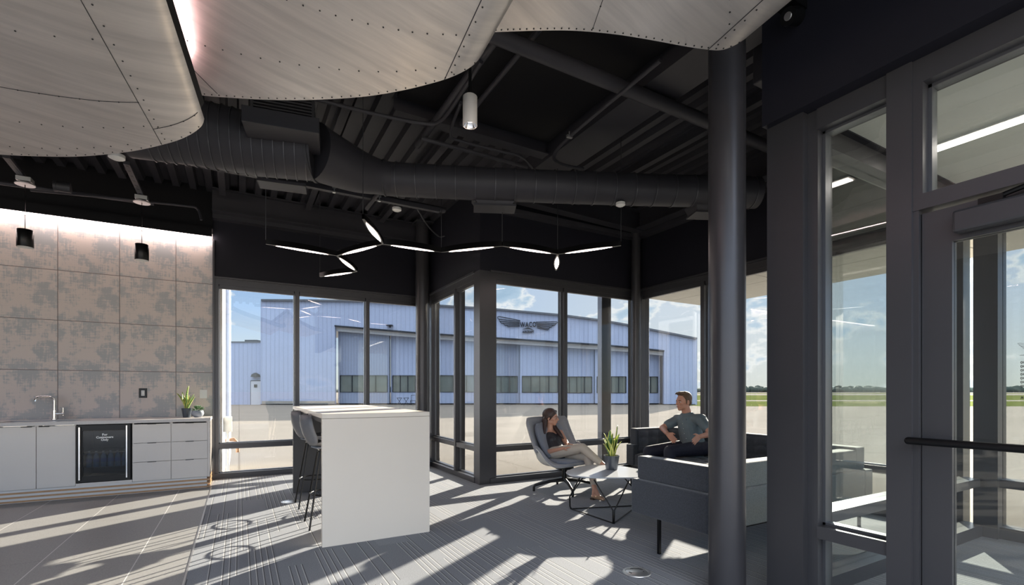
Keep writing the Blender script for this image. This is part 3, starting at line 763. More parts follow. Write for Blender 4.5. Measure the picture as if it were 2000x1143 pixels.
# grass, taxiways, trees
def strip(name, t0, t1, r0, r1, m_, z=-.128, t0b=None):
    w = MB(); w.keep = True
    w.face([C2W(r0, t0, z), C2W(r1, t0b or t0, z), C2W(r1, t1, z), C2W(r0, t1, z)])
    o = w.build(name, m_); 
    if o.data.polygons[0].normal.z < 0: o.data.flip_normals()
    return struct(o)
strip('lawn', 45, 340, 17.6, 600, GRASS, t0b=45)
strip('taxiway', 68, 76, 17.6, 600, APRON, -.124)
strip('runway', 170, 260, 17.6, 600, APRON, -.124)
w = MB(); w.keep = True; random.seed(3)
tops = []
r = -250
while r < 1150:
    h = 6.0+5.0*noise.noise(Vector((r*.012, 0, 0)))+2.2*noise.noise(Vector((r*.09, 3, 0)))
    w.ball(C2W(r, 620+random.uniform(-12, 12), max(.5, h*.35)), (random.uniform(2.2, 5), random.uniform(5, 9), h*.75+random.uniform(-1.3, 1.0)), 7, 5)
    r += random.uniform(1.2, 3.2)
tag(w.build('treeline', TREEM, None, smooth=180, recalc=False), 'low dark treeline along the horizon beyond the airfield', 'trees', kind='stuff')
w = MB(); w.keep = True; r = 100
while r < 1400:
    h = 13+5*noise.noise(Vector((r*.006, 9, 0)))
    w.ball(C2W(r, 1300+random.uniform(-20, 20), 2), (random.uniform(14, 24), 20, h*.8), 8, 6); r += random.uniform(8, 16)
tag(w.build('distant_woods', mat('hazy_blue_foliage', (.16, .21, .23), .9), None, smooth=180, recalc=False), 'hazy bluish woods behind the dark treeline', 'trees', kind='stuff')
# ================================================================== CEILING SCULPTURE
def cm(p, z): 
    """pixel -> camera plan coords (r,t) at height z"""
    t = (z-CH)*F/(HY-p[1]); return ((p[0]-1000)/F*t, t)
def panel(far, strip_from, near, label, z_of=None, ledge=.10, rows=26, seams=(), rivrows=(), zn=None):
    """far: list of (px,py,z) left to right; near: two plan points for the left and right ends behind the camera"""
    root = thing('aluminium_ceiling_wing', label, 'ceiling panel', (0, 0, 0))
    F_ = []
    for (x, y, z) in far:
        r, t = cm((x, y), z); F_.append(Vector((r, t, z)))
    # resample far edge
    n = 60; seg = [0]
    for a, b in zip(F_, F_[1:]): seg.append(seg[-1]+(b-a).length)
    def far_at(u):
        s = u*seg[-1]
        for i in range(len(F_)-1):
            if s <= seg[i+1]+1e-9:
                k = (s-seg[i])/max(1e-9, seg[i+1]-seg[i])
                p0 = F_[max(i-1, 0)]; p1 = F_[i]; p2 = F_[i+1]; p3 = F_[min(i+2, len(F_)-1)]
                return .5*((2*p1)+(p2-p0)*k+(2*p0-5*p1+4*p2-p3)*k*k+(3*p1-p0-3*p2+p3)*k**3)
        return F_[-1].copy()
    us = strip_from
    def near_at(u):
        (a, b) = near; v_ = Vector(a).lerp(Vector(b), u); return v_
    def S(u, v, off=0):
        f = far_at(u); nn = near_at(u); p = f.lerp(nn, v)
        z = p.z
        p.z = z + off
        return C2W(p.x, p.y, p.z)
    def rowlist(u0, u1, nu): return [[S(u0+(u1-u0)*j/nu, (i/rows)**1.3) for j in range(nu+1)] for i in range(rows+1)]
    m1 = MB(); m1.keep = True; m1.grid(rowlist(0, us, 48))
    sk = m1.build('underside_skin', ALU, root, smooth=180, recalc=False); sk.location = (0, 0, 0)
    m2 = MB(); m2.grid(rowlist(us, 1, 14)); st = m2.build('leading_edge', ALU, root, smooth=180, recalc=False)
    # upright lip along the far edge and right edge, gives the wing its thickness
    m3 = MB()
    E = [S(i/70, 0) for i in range(71)] + [S(1, (i/20)**1.3) for i in range(1, 21)]
    ctr = S(.5, .3)
    rowsP = [[p, p+Vector((0, 0, .012))+(Vector((ctr.x, ctr.y, 0))-Vector((p.x, p.y, 0))).normalized()*.01, p+Vector((0, 0, ledge))+(Vector((ctr.x, ctr.y, 0))-Vector((p.x, p.y, 0))).normalized()*.05] for p in E]
    m3.grid(rowsP); m3.build('rim', ALU, root, smooth=60, recalc=False)
    m4 = MB(); m4.grid([[q+Vector((0, 0, ledge)) for q in row] for row in rowlist(0, 1, 30)]); m4.build('top_skin', BLK, root, recalc=False)
    # seams and rivets
    sm = MB()
    sm.tube([S(us, (i/30)**1.3*1, -.001) for i in range(31)], .0022, 5); sm.build('seam', STEEL, root)
    for (u0, v0, u1, v1) in seams: sm = MB(); sm.tube([S(u0+(u1-u0)*i/24, v0+(v1-v0)*i/24, -.001) for i in range(25)], .0018, 5); sm.build('seam', STEEL, root)
    rv = MB()
    def dot(u, v, r=.0045):
        p = S(u, v, -.0015); rv.ball(p, (r, r, .003), 6, 4)
    for i in range(1, 26): dot(us+.012, (i/26)**1.3*.9+.004)
    for i in range(40): dot(i/40, .006)
    for (u0, v0, u1, v1, n_) in rivrows:
        for i in range(n_): dot(u0+(u1-u0)*i/(n_-1), v0+(v1-v0)*i/(n_-1))
    tag(rv.build('rivets', BLKM, root), 'small dark rivets', kind='stuff')
    return root
P1far = [(-420, 250, 3.22), (-200, 288, 3.12), (0, 302, 3.02), (75, 305.5, 2.98), (150, 306, 2.94), (215, 301, 2.91), (262, 295, 2.90), (305, 286, 2.90), (345, 275, 2.91), (372, 263, 2.925), (388, 252, 2.94), (396, 243, 2.955), (399, 232, 2.975)]
panel(P1far, .875, ((-3.6, -.6, 3.15), (-.50, -.1, 2.96)), 'large riveted aluminium wing panel hanging lowest, at the upper left',
      seams=[(.30, .30, .875, .135), (.875, .055, .985, .045)],
      rivrows=[(.30, .30, .875, .135, 17), (.33, .16, .86, .07, 13), (.30, .42, .86, .28, 11), (.40, .60, .86, .46, 9), (.45, .035, .8, .025, 9), (.885, .055, .975, .045, 4)])
P2far = [(250, 120, 3.40), (330, 172, 3.26), (392, 186, 3.18), (450, 191, 3.12), (520, 195, 3.07), (600, 195.5, 3.03), (700, 190, 2.99), (780, 178, 2.96), (850, 161, 2.95), (888, 148, 2.95), (915, 134, 2.97), (930, 122, 2.99), (941, 108, 3.02)]
panel(P2far, .90, ((-.60, -.2, 3.35), (1.05, -.1, 3.05)), 'middle riveted aluminium wing panel with pink light on its left edge',
      seams=[(.35, .55, .90, .33), (.17, .10, .27, .01)],
      rivrows=[(.35, .55, .9, .33, 17), (.2, .30, .88, .12, 19), (.2, .50, .88, .24, 17), (.2, .14, .86, .045, 14)])
P3far = [(900, 50, 3.36), (950, 62, 3.28), (985, 62, 3.24), (1050, 60, 3.18), (1120, 60, 3.13), (1200, 67, 3.08), (1270, 78, 3.03), (1340, 91, 3.0), (1378, 96.5, 2.99), (1402, 98.5, 2.99), (1420, 95, 3.0), (1440, 86, 3.015), (1455, 76, 3.03)]
panel(P3far, .88, ((1.0, -.2, 3.30), (2.05, .25, 3.06)), 'right riveted aluminium wing panel ending in front of the round column',
      seams=[(.12, .70, .50, .01)], rivrows=[(.12, .70, .5, .01, 14), (.35, .45, .86, .07, 16)])
# linear light glowing between the first and second wing
cl = thing('cove_light', 'pink white light strip hidden between the two left aluminium wings', 'light', (0, 0, 0))
a = C2W(*cm((345, 150), 3.12), 3.12); b = C2W(-.75, .3, 3.12)
def bar(mb, a, b, w, h):
    d_ = (b-a); L_ = d_.length; q = d_.to_track_quat('X', 'Z').to_matrix().to_4x4(); q.translation = a
    mb.box((0, -w/2, -h/2), (L_, w/2, h/2), q)
w = MB(); bar(w, a, b, .03, .012); w.build('housing', WHITEP, cl)
w = MB(); bar(w, a+Vector((0, 0, .012)), b+Vector((0, 0, .012)), .024, .008); w.build('diffuser', mat('pink_led', (1, .8, .8), .5, emit=((1, .66, .66), 14)), cl)

# ================================================================== DUCTS, BEAMS, PIPES
def smooth_path(pts, n=8):
    pts = [Vector(p) for p in pts]; out = []
    for i in range(len(pts)-1):
        p0 = pts[max(i-1, 0)]; p1 = pts[i]; p2 = pts[i+1]; p3 = pts[min(i+2, len(pts)-1)]
        for k in range(n):
            t = k/n; out.append(.5*((2*p1)+(p2-p0)*t+(2*p0-5*p1+4*p2-p3)*t*t+(3*p1-p0-3*p2+p3)*t**3))
    return out+[pts[-1]]
dz = 3.50
dpts = [(250, 240, .27), (395, 262, .265), (500, 284, .262), (612, 296, .258)]
dw = [PT(x, y, (dz-CH)*F/(HY-y)) for x, y, _ in dpts]
dL = thing('spiral_duct', 'thick black round duct running from behind the aluminium wings to the elbow', 'duct', (dw[1].x, dw[1].y, dz))
w = MB(); w.tube(dw, [p[2] for p in dpts], 40, caps=False); w.build('duct_body', DUCT, dL, smooth=60, recalc=True)
w = MB()
for i in range(16):
    k = i/15*.98; x = 300+k*305; y = interp([(p[0], p[1]) for p in dpts], x); c = PT(x, y, (dz-CH)*F/(HY-y))
    dv = (dw[-1]-dw[0]).normalized(); rr = interp([(p[0], p[2]) for p in dpts], x)
    w.tube([c-dv*.004, c+dv*.004], [rr+.010]*2, 40)
w.build('seam_rings', FRAMEI, dL, smooth=50)
# reducer + elbow + straight run
e0 = dw[-1]; eA = PT(740, 352, (dz-CH)*F/(HY-352)); 
rp = [(760, 350), (850, 355), (950, 360), (1100, 366), (1250, 371), (1400, 375), (1478, 377)]
rw = [PT(x, y, (dz-CH)*F/(HY-y)) for x, y in rp]
dR = thing('spiral_duct', 'slim black round duct with seam rings crossing the lounge ceiling behind the round column', 'duct', (rw[2].x, rw[2].y, dz))
path = [rw[0]] + rw[1:]
w = MB(); w.tube(path, .168, 36); w.build('duct_body', DUCT, dR, smooth=60)
w = MB(); dv = (rw[-1]-rw[0]).normalized(); Lr = (rw[-1]-rw[0]).length
for i in range(19):
    x = 775+i*(1465-775)/18*1.0; y = interp(rp, x); c = PT(x, y, (dz-CH)*F/(HY-y)); w.tube([c-dv*.004+Vector((0,0,0)), c+dv*.004], [.177]*2, 36)
w.build('seam_rings', FRAMEI, dR, smooth=50)
rd = thing('duct_reducer', 'black tapering duct piece joining the thick duct to the slim duct', 'duct', (e0.x, e0.y, dz))
mid = PT(700, 335, (dz-CH)*F/(HY-335))
sp = smooth_path([e0, mid, rw[0]], 8); n_ = len(sp)
w = MB(); w.tube(sp, [.262-(.262-.170)*min(1, (i/(n_-1))*1.25) for i in range(n_)], 36); w.build('reducer_body', DUCT, rd, smooth=60)
w = MB(); w.tube([sp[0]-dv*.01, sp[0]+dv*.012], .272, 36); w.build('flange', STEEL, rd, smooth=50)
w = MB(); w.tube([sp[-3], sp[-3]+dv*.012], .182, 36); w.build('flange', STEEL, rd, smooth=50)
def hbox(px0, py0, px1, py1, z, t_back, h, m_, name, label, cat, extra=None):
    pass
# supply grille box above the thick duct
g = ONZ(560, 250, 3.62); gr = thing('supply_grille', 'black louvred grille box on top of the thick duct', 'grille', (g.x, g.y, 3.60))
A_ = math.atan2((dw[-1]-dw[1]).y, (dw[-1]-dw[1]).x)
gr.rotation_euler = (0, 0, A_)
w = MB(); w.box((-.30, -.36, -.16), (.28, .05, -.03)); w.build('plenum', DUCT, gr, local=True, bevel=.004)
w = MB(); w.box((-.24, -.30, -.03), (.24, .05, .16)); w.build('neck', STEEL, gr, local=True)
w = MB()
for k in range(6): w.box((-.22, -.325, -.005+k*.026), (.22, -.30, .006+k*.026))
w.build('louvres', FRAME, gr, local=True)
# diffusers on the slim duct
for (px, py, lab, sz, dzz) in ((966, 405, 'black diffuser box under the middle of the slim duct', .23, 3.30), (1372, 418, 'black diffuser box under the slim duct beside the round column', .13, 3.28)):
    c = ONZ(px, py, dzz); q = thing('duct_diffuser', lab, 'diffuser', (c.x, c.y, dzz), math.atan2(dv.y, dv.x))
    w = MB(); w.box((-sz, -.11, -.02), (sz, .13, .0)); w.build('face_plate', DUCT, q, local=True)
    w = MB(); P_ = [[Vector((-sz*1.1, -.14, .10)), Vector((sz*1.1, -.14, .10)), Vector((sz*1.1, .16, .10)), Vector((-sz*1.1, .16, .10)), Vector((-sz*1.1, -.14, .10))], [Vector((-sz*.82, -.10, 0)), Vector((sz*.82, -.10, 0)), Vector((sz*.82, .12, 0)), Vector((-sz*.82, .12, 0)), Vector((-sz*.82, -.10, 0))]]
    w.grid(P_); w.build('skirt', DUCT, q, local=True)
c = ONZ(550, 362, 3.27); q = thing('access_panel', 'flat black plate hanging under the thick duct', 'panel', (c.x, c.y, 3.25), A_)
w = MB(); w.box((-.20, -.10, 0), (.22, .10, .03)); w.build('plate', DUCT, q, local=True); w = MB(); w.box((-.05, -.05, .03), (.05, .05, .06)); w.build('bracket', STEEL, q, local=True)

def tagd(o, label, cat, group=None): return tag(o, label, cat, group)
# beams
def ibeam(name, a, b, h, wd_, m_, label, tf=.015):
    """I profile between two points, z given as underside"""
    a = Vector(a); b = Vector(b); d_ = b-a; L_ = d_.length; q = d_.to_track_quat('X', 'Z').to_matrix().to_4x4(); q.translation = a
    w = MB(); prof = [(-wd_/2, 0), (wd_/2, 0), (wd_/2, tf), (.006, tf), (.006, h-tf), (wd_/2, h-tf), (wd_/2, h), (-wd_/2, h), (-wd_/2, h-tf), (-.006, h-tf), (-.006, tf), (-wd_/2, tf)]
    A = [w.v(q @ Vector((0, y, z))) for y, z in prof]; B = [w.v(q @ Vector((L_, y, z))) for y, z in prof]
    w.bm.faces.new(A); w.bm.faces.new(B[::-1])
    for i in range(len(prof)): j = (i+1) % len(prof); w.bm.faces.new([A[i], A[j], B[j], B[i]])
    return tag(w.build(name, m_, None), label, 'beam')
ibeam('steel_beam', (-.33, 7.99, 3.80), (2.85, 7.99, 3.80), .32, .16, DUCT, 'black steel beam along the wall above the three left panes')
ibeam('steel_beam', (2.95, 5.70, 3.86), (5.6, 5.70, 3.80), .32, .16, DUCT, 'black steel beam above the bay window behind the chandelier end')
ibeam('steel_beam', (5.46, 1.8, 3.80), (5.46, 5.6, 3.80), .32, .18, DUCT, 'black steel beam along the right side wall over the sofas')
w = MB(); w.box((3.06, 1.0, 3.92), (3.46, 8.1, 4.14)); tag(w.build('ceiling_beam', DUCT, None), 'wide black boxed beam running away from the camera right of the white downlight', 'beam')
w = MB(); w.box((1.3, 1.0, 4.04), (3.0, 4.5, 4.14)); tag(w.build('dark_deck_box', BLK, None), 'large black slab added to darken the deck behind the white cylinder downlight', 'box')  # added black slab stands in for the dark depth of the ceiling
ibeam('steel_beam', (1.3, 4.62, 3.95), (3.05, 4.62, 3.95), .18, .14, DUCT, 'black steel beam crossing just behind the white cylinder downlight')
w = MB(); w.box((3.62, 2.1, 3.75), (4.6, 2.45, 4.12)); tag(w.build('dark_deck_box', DUCT, None, bevel=.01), 'black box under the deck just left of the round column top', 'box')
for i, X in enumerate((-3.5, -2.4, -1.3, -.2, .9, 2.0, 4.3)):
    ibeam('roof_purlin', (X, 4.75 if X == 2.0 else -1.2, 4.0), (X, 7.85, 4.0), .12, .08, DUCT, 'slim black roof purlin running away under the deck, ' + ('farthest left', 'second from the left', 'over the drinks fridge', 'over the end of the tiled wall', 'over the first mullion', 'over the third pane', 'at the right above the slim duct')[i])
def pipe(pts, r, label, m_=DUCT, name='pipe', cat='pipe', seg=14, clips=None, joint=False):
    w = MB(); w.tube(pts, r, seg); 
    o = w.build(name, m_, None, smooth=60); return tag(o, label, cat)
Y_ = 3.11
pipe([(1.45, Y_, 3.85), (5.6, Y_, 3.85)], .058, 'thick black sprinkler main crossing behind the round column', name='sprinkler_main')
pipe([ONZ(1010, 20, 3.9)+Vector((0, 0, 0)), (1.66, 4.6, 3.9), (1.66, 5.0, 3.9)], .034, 'black pipe running down from the middle wing past the white downlight', name='sprinkler_pipe')
pipe([(1.95, 1.6, 3.97), (1.95, 4.5, 3.97)], .022, 'thin black conduit right of the white downlight', name='conduit')
zc = 3.86
pipe(smooth_path([ONZ(560, 178, zc), ONZ(700, 215, zc), ONZ(820, 240, zc), ONZ(862, 235, zc), ONZ(905, 175, zc), ONZ(940, 120, zc)], 6), .018, 'thin black bent conduit behind the middle wing', name='conduit')
pipe(smooth_path([ONZ(900, 200, zc), ONZ(880, 262, zc), ONZ(905, 277, zc), ONZ(985, 297, zc), ONZ(1018, 306, zc), ONZ(1040, 328, zc)], 6), .015, 'thin black conduit curving under the deck below the white downlight', name='conduit')
pipe([ONZ(822, 270, zc-.03), ONZ(1030, 326, zc-.03)], .022, 'straight black pipe from the pipe elbow to the slim duct', name='sprinkler_branch')
pipe(smooth_path([ONZ(1290, 118, 3.75), ONZ(1115, 265, 3.75), ONZ(1082, 305, 3.75), ONZ(1100, 322, 3.75), ONZ(1140, 330, 3.75)], 6), .016, 'thin black conduit along the boxed beam ending in a curl at the slim duct', name='conduit')
q = thing('conduit_clip', 'small shiny clip on the conduit beside the boxed beam', 'clip', ONZ(1112, 267, 3.74)); w = MB(); w.box((-.03, -.012, -.012), (.03, .012, .012)); w.build('strap', ALUC, q, local=True); w = MB(); w.cyl((0, 0, 0), (0, 0, .05), .006, 6); w.build('bolt', ALUC, q, local=True)
# support rail under the ducts
a = ONZ(262, 300, 3.5); b = ONZ(860, 412, 3.5)
a.y = b.y = 5.68
rl = thing('support_rail', 'long black conduit rail with silver clips running under the ducts', 'rail', (a.x, 5.68, 3.5))
w = MB(); w.box((a.x, 5.64, 3.49), (b.x, 5.70, 3.54)); w.build('channel', DUCT, rl)
w = MB(); w.cyl((a.x, 5.74, 3.56), (b.x+.1, 5.74, 3.56), .035, 12); w.build('pipe', DUCT, rl, smooth=60)
for px in (313, 652, 740):
    X = ONY(px, 330, 5.66).x; w = MB(); w.box((X-.015, 5.63, 3.475), (X+.015, 5.66, 3.49)); w.box((X-.02, 5.625, 3.52), (X+.02, 5.64, 3.545)); w.box((X-.006, 5.628, 3.48), (X+.006, 5.64, 3.53)); w.build('clip', ALUC, rl)
X0 = ONY(458, 332, 5.6).x; X1 = ONY(503, 342, 5.6).x
dr = thing('light_driver', 'small box with white printed plate on the rail under the thick duct', 'driver box', (X0, 5.6, 3.5))
w = MB(); w.box((X0, 5.56, 3.555), (X1, 5.63, 3.63)); w.build('casing', WHITEP, dr); w = MB(); w.box((X0-.02, 5.54, 3.535), (X1+.03, 5.62, 3.55)); w.build('lip', ALUC, dr)
# smoke detector, sprinkler drop and hanger pipe
def disc(px, py, z, r, label, name='smoke_detector', cat='smoke detector', m_=WHITEP):
    c = ONZ(px, py, z); q = thing(name, label, cat, c); w = MB(); w.lathe([(r*.6, -.03), (r, -.018), (r, .01)], (0, 0, 0), 20); w.build('cover', m_, q, local=True, smooth=40)
    w = MB(); w.cyl((0, 0, .01), (0, 0, .05), r*.5, 12); w.build('base', STEEL, q, local=True, smooth=40); return q
disc(775, 408, 3.50, .055, 'small white disc detector at the end of the support rail')
disc(228, 305, 3.30, .06, 'small pale disc peeking from below the left aluminium wing', 'sensor')
disc(1212, 398, 3.32, .05, 'small white disc under the slim duct left of the round column', 'sensor', 'sensor')
pipe([ONZ(752, 360, 3.55), ONZ(716, 408, 3.42)], .022, 'short slanted black pipe dropping from the duct elbow above the chandelier', name='drop_pipe')
pipe(smooth_path([ONZ(815, 408, 3.5), ONZ(835, 440, 3.5), ONZ(856, 461, 3.5), ONZ(868, 461, 3.5)], 5), .010, 'thin black cable looping to the beam under the duct', name='cable', cat='cable')
# perforated strut and pipes on the left
for (p0, p1, lab) in (((247, 318), (283, 396), 'black slotted strut slanting down to the right pendant canopy'), ((12, 305), (44, 345), 'black slotted strut near the left pendant canopy')):
    A0 = ONZ(*p0, 3.62); B0 = ONZ(*p1, 3.62)
    q = thing('slotted_strut', lab, 'strut', A0); w = MB(); bar(w, A0, B0, .055, .035); w.build('channel', DUCT, q)
    for k in range(9):
        c = A0.lerp(B0, (k+.5)/9); w = MB(); w.box((c.x-.012, c.y-.03, c.z-.0195), (c.x+.012, c.y+.03, c.z-.0175)); w.build('slot', DARKI, q)
pipe(smooth_path([ONZ(60, 372, 3.6), ONZ(200, 385, 3.6), ONZ(360, 402, 3.6), ONZ(385, 408, 3.6), ONZ(393, 430, 3.45)], 6), .014, 'thin black conduit bending down to the wall above the tiled wall', name='conduit')
pipe([ONZ(-40, 352, 3.62), ONZ(300, 398, 3.62)], .022, 'black pipe carrying the two pendant canopies', name='conduit')
w = MB(); c = ONZ(125, 366, 3.6); w.tube([c+Vector((-.06, 0, 0)), c+Vector((.06, 0, 0))], .055, 16); w.tube([c+Vector((-.085, 0, 0)), c+Vector((-.06, 0, 0))], .06, 16)
tag(w.build('pipe_coupling', STEEL, None, smooth=50), 'black pipe coupling right of the left pendant canopy', 'coupling')
# security camera at the fascia
c = ONX(1545, 36, 2.68); q = thing('dome_camera', 'small black spotlight head at the fascia top right of the wings', 'spotlight', c)
w = MB(); w.box((-.05, -.05, .05), (.07, .05, .12)); w.build('mount', BLKM, q, local=True); w = MB(); w.tube([(-.03, 0, 0), (.05, 0, .03)], [.045, .05], 16); w.build('head', BLKM, q, local=True, smooth=50); w = MB(); w.tube([(-.034, 0, 0), (-.03, 0, .001)], [.02, .022], 16); w.build('lens', ALUC, q, local=True)

# ------------------------------------------------------------------ white cylinder downlight
c = ONZ(918, 246, 3.18)
dlg = thing('cylinder_downlight', 'white cylinder downlight hanging below the middle wing', 'downlight', c)
w = MB(); w.lathe([(.048, .004), (.050, 0), (.052, .002), (.052, .208), (.046, .214)], (0, 0, 0), 28, caps=False); w.build('housing', mat('downlight_white', (.80, .74, .68), .4), dlg, local=True, smooth=50)
w = MB(); w.lathe([(.048, .003), (.036, .035), (.020, .05)], (0, 0, 0), 24, caps=False); w.build('reflector', CHROME, dlg, local=True, smooth=60)
w = MB(); w.cyl((0, 0, .04), (0, 0, .05), .03, 16); w.build('lamp', LEDW, dlg, local=True)
w = MB(); w.cyl((0, 0, .214), (0, 0, .87), .012, 8); w.build('stem', BLKM, dlg, local=True)
# thin hanging wires around the downlight
for (px, py0, py1) in ((708, 150, 330), (748, 268, 345), (870, 298, 372), (918, 255, 420)):
    pass

# ------------------------------------------------------------------ black cylinder pendants over the counter
def pendant(px, pyc, label):
    c = ONY(px, pyc, 7.2); top = 3.52
    q = thing('cylinder_pendant', label, 'pendant lamp', (c.x, c.y, c.z-.09), 0, 'black pendants over the kitchen counter')
    w = MB(); w.lathe([(.068, 0), (.070, .002), (.070, .185), (.066, .19)], (0, 0, 0), 28, caps=False); w.face([(0.066*math.cos(a*math.pi/6), .066*math.sin(a*math.pi/6), .19) for a in range(12)]); w.build('shade', BLKM, q, local=True, smooth=50)
    w = MB(); w.lathe([(.068, .001), (.05, .03), (.0, .031)], (0, 0, 0), 24, caps=False); w.build('inner_reflector', WHITEP, q, local=True, smooth=50)
    h = top-(c.z-.09)
    w = MB(); w.cyl((0, 0, .19), (0, 0, h), .0035, 6); w.build('cord', BLKM, q, local=True)
    w = MB(); w.lathe([(.085, h), (.085, h+.012), (.03, h+.03)], (0, 0, 0), 24); w.build('canopy', ALUC, q, local=True, smooth=40)
    w = MB(); w.box((-.06, -.06, h+.03), (.06, .06, h+.075)); w.build('junction_box', ALUC, q, local=True)
pendant(49, 467, 'black cylinder pendant hanging over the sink end of the counter')
pendant(277, 494, 'black cylinder pendant hanging over the drawers end of the counter')

# ------------------------------------------------------------------ zigzag chandelier
zc = 2.90
J = {k: ONZ(x, y, zc) for k, (x, y) in dict(A=(519, 477), B=(658, 500), C=(697, 531), D=(625, 541), E=(748, 477), F=(709, 428), G=(862, 493), H=(981, 481), I=(1089, 497), K=(1086, 529), L=(1213, 480)).items()}
ch = thing('zigzag_chandelier', 'black zigzag linear chandelier of lens shaped glowing bars', 'chandelier', J['E'])
for (p, q_) in ('AB', 'BC', 'CD', 'BE', 'EF', 'EG', 'GH', 'HI', 'IK', 'IL'):
    a = J[p]; b = J[q_]; d_ = (b-a); L_ = d_.length; d_.normalize(); s_ = Vector((-d_.y, d_.x, 0))
    n = 16; w = MB(); rows = []
    for i in range(n+1):
        u = i/n; hw = .010+.030*max(0, math.sin(math.pi*u))**1.3; p_ = a+d_*L_*u
        hh = .055+.018*math.sin(math.pi*u)
        rows.append([p_+s_*hw, p_+s_*.012+Vector((0, 0, hh)), p_-s_*.012+Vector((0, 0, hh)), p_-s_*hw, p_+s_*hw])
    w.grid(rows); bars = w.build('light_bar', BLKM, ch, smooth=35)
    w = MB(); top = []; 
    P_ = []
    for i in range(n+1):
        u = .13+.74*i/n; hw = max(.001, .026*max(0, math.sin(math.pi*(u-.13)/.74))**.8); p_ = a+d_*L_*u-Vector((0, 0, .0035)); P_.append([p_+s_*hw, p_-s_*hw])
    w.grid(P_); w.build('diffuser', LEDW, bars, recalc=False)
for i, (k, hh) in enumerate((('A', .62), ('F', .75), ('D', .9), ('G', .95), ('H', .95), ('I', .95), ('L', .9))):
    w = MB(); w.cyl(J[k]+Vector((0, 0, .05)), J[k]+Vector((0, 0, 1.22)), .004, 6); w.build('suspension_cable', STEEL if k != 'A' else FRAMEX, ch)

# ================================================================== COLUMNS
def column(x, y, r, label, base=True, top=4.10):
    q = thing('round_column', label, 'column', (x, y, 0))
    w = MB(); w.cyl((0, 0, 0), (0, 0, top), r, 48); w.build('shaft', COLM, q, local=True, smooth=60)
    w = MB(); w.box((-r*1.3, -r*1.3, top), (r*1.3, r*1.3, top+.02)); w.build('cap_plate', COLM, q, local=True)
column(2.675, 1.985, .109, 'big dark grey round steel column in the right foreground')
column(2.70, 7.86, .115, 'dark round column in the far corner between the two glazed walls')
column(5.57, 5.80, .072, 'slim round column in the corner behind the sofa arm')
# ================================================================== KITCHEN
KY = 7.52; KB = 8.185; TOPZ = .915
# continuous worktop
wt = thing('worktop', 'long grey quartz worktop running along the tiled wall', 'worktop', (-2.5, 7.85, .875))
def worktop():
    w = MB(); sx0, sx1, sy0, sy1 = -2.38, -1.72, 7.62, 7.98
    for lo, hi in (((-6.5, KY-.02, .875), (sx0, KB, TOPZ)), ((sx1, KY-.02, .875), (-.335, KB, TOPZ)), ((sx0, KY-.02, .875), (sx1, sy0, TOPZ)), ((sx0, sy1, .875), (sx1, KB, TOPZ))): w.box(lo, hi)
    w.build('slab', WORKT, wt)
    w = MB(); w.box((sx0-.005, sy0-.005, .70), (sx1+.005, sy1+.005, .705))
    for lo, hi in (((sx0-.01, sy0-.01, .70), (sx0, sy1+.01, .874)), ((sx1, sy0-.01, .70), (sx1+.01, sy1+.01, .874)), ((sx0, sy0-.01, .70), (sx1, sy0, .874)), ((sx0, sy1, .70), (sx1, sy1+.01, .874))): w.box(lo, hi)
    w.build('sink_basin', CHROME, wt)
worktop()
def cab(x0, x1, kind, label, group=None):
    q = thing('base_cabinet', label, 'cabinet', ((x0+x1)/2, 7.85, .14), 0, group)
    w = MB(); w.box((x0, KY+.02, .145), (x0+.016, KB, .874)); w.box((x1-.016, KY+.02, .145), (x1, KB, .874)); w.box((x0, KY+.02, .145), (x1, KB, .16)); w.box((x0, KB-.01, .16), (x1, KB, .874))
    w.build('carcass', WHITEG, q)
    g = .0025
    if kind == 'door':
        n, hinge = 1, 0
        dd = bx((x0+g, KY, .150), (x1-g, KY+.019, .862)).build('door', WHITEG, q, bevel=.0012)
        return q, dd
    for k in range(3):
        z0 = .150+k*.2375; z1 = z0+.2335
        dr_ = bx((x0+g, KY, z0), (x1-g, KY+.019, z1)).build('drawer', WHITEG, q, bevel=.0012)
        xm = (x0+x1)/2
        h = bx((xm-.045, KY-.014, z1-.003), (xm+.045, KY+.010, z1+.0035)).build('edge_pull', BLKM, dr_)
    return q, None
for (x0, x1, hx, lab) in ((-3.24, -2.86, -3.0, 'white gloss base cabinet far left beyond the sink'), (-2.86, -2.37, -2.5, 'white gloss base cabinet left of the sink cabinet'), (-2.37, -2.03, -2.11, 'leftmost visible white gloss cabinet under the sink'), (-2.03, -1.685, -1.96, 'white gloss cabinet between the sink cabinet and the drinks fridge')):
    if x0 < -2.8: continue
    q, dd = cab(x0, x1, 'door', lab); bx((hx-.045, KY-.014, .858), (hx+.045, KY+.010, .8655)).build('edge_pull', BLKM, dd)
cab(-1.153, -.757, 'drawers', 'white gloss unit of three drawers right beside the drinks fridge')
cab(-.757, -.36, 'drawers', 'white gloss unit of three drawers at the right end of the counter')
w = MB(); w.box((-.36, KY, .145), (-.338, KB, .874)); tag(w.build('end_panel', WHITEG, None), 'white gloss panel closing the right end of the counter', 'panel')
w = MB(); w.box((-1.685, KY+.002, .145), (-1.153, KY+.02, .175)); tag(w.build('filler_strip', WHITEG, None), 'white gloss strip under the drinks fridge', 'panel')
# slatted plinth
pl = thing('slatted_plinth', 'plinth of oak slats and pale bands under the kitchen cabinets', 'plinth', (-3, 7.6, 0))
w = MB(); w.box((-6.5, KY+.012, .0), (-.37, KB, .144)); w.build('core', mat('plinth_grey', (.62, .62, .63), .5), pl)
for k in range(3):
    z = .006+k*.047; w = MB(); w.box((-6.5, KY+.004, z), (-.338, KY+.06, z+.020)); w.box((-.365, KY+.06, z), (-.338, KB, z+.020)); w.build('slat', OAK, pl)
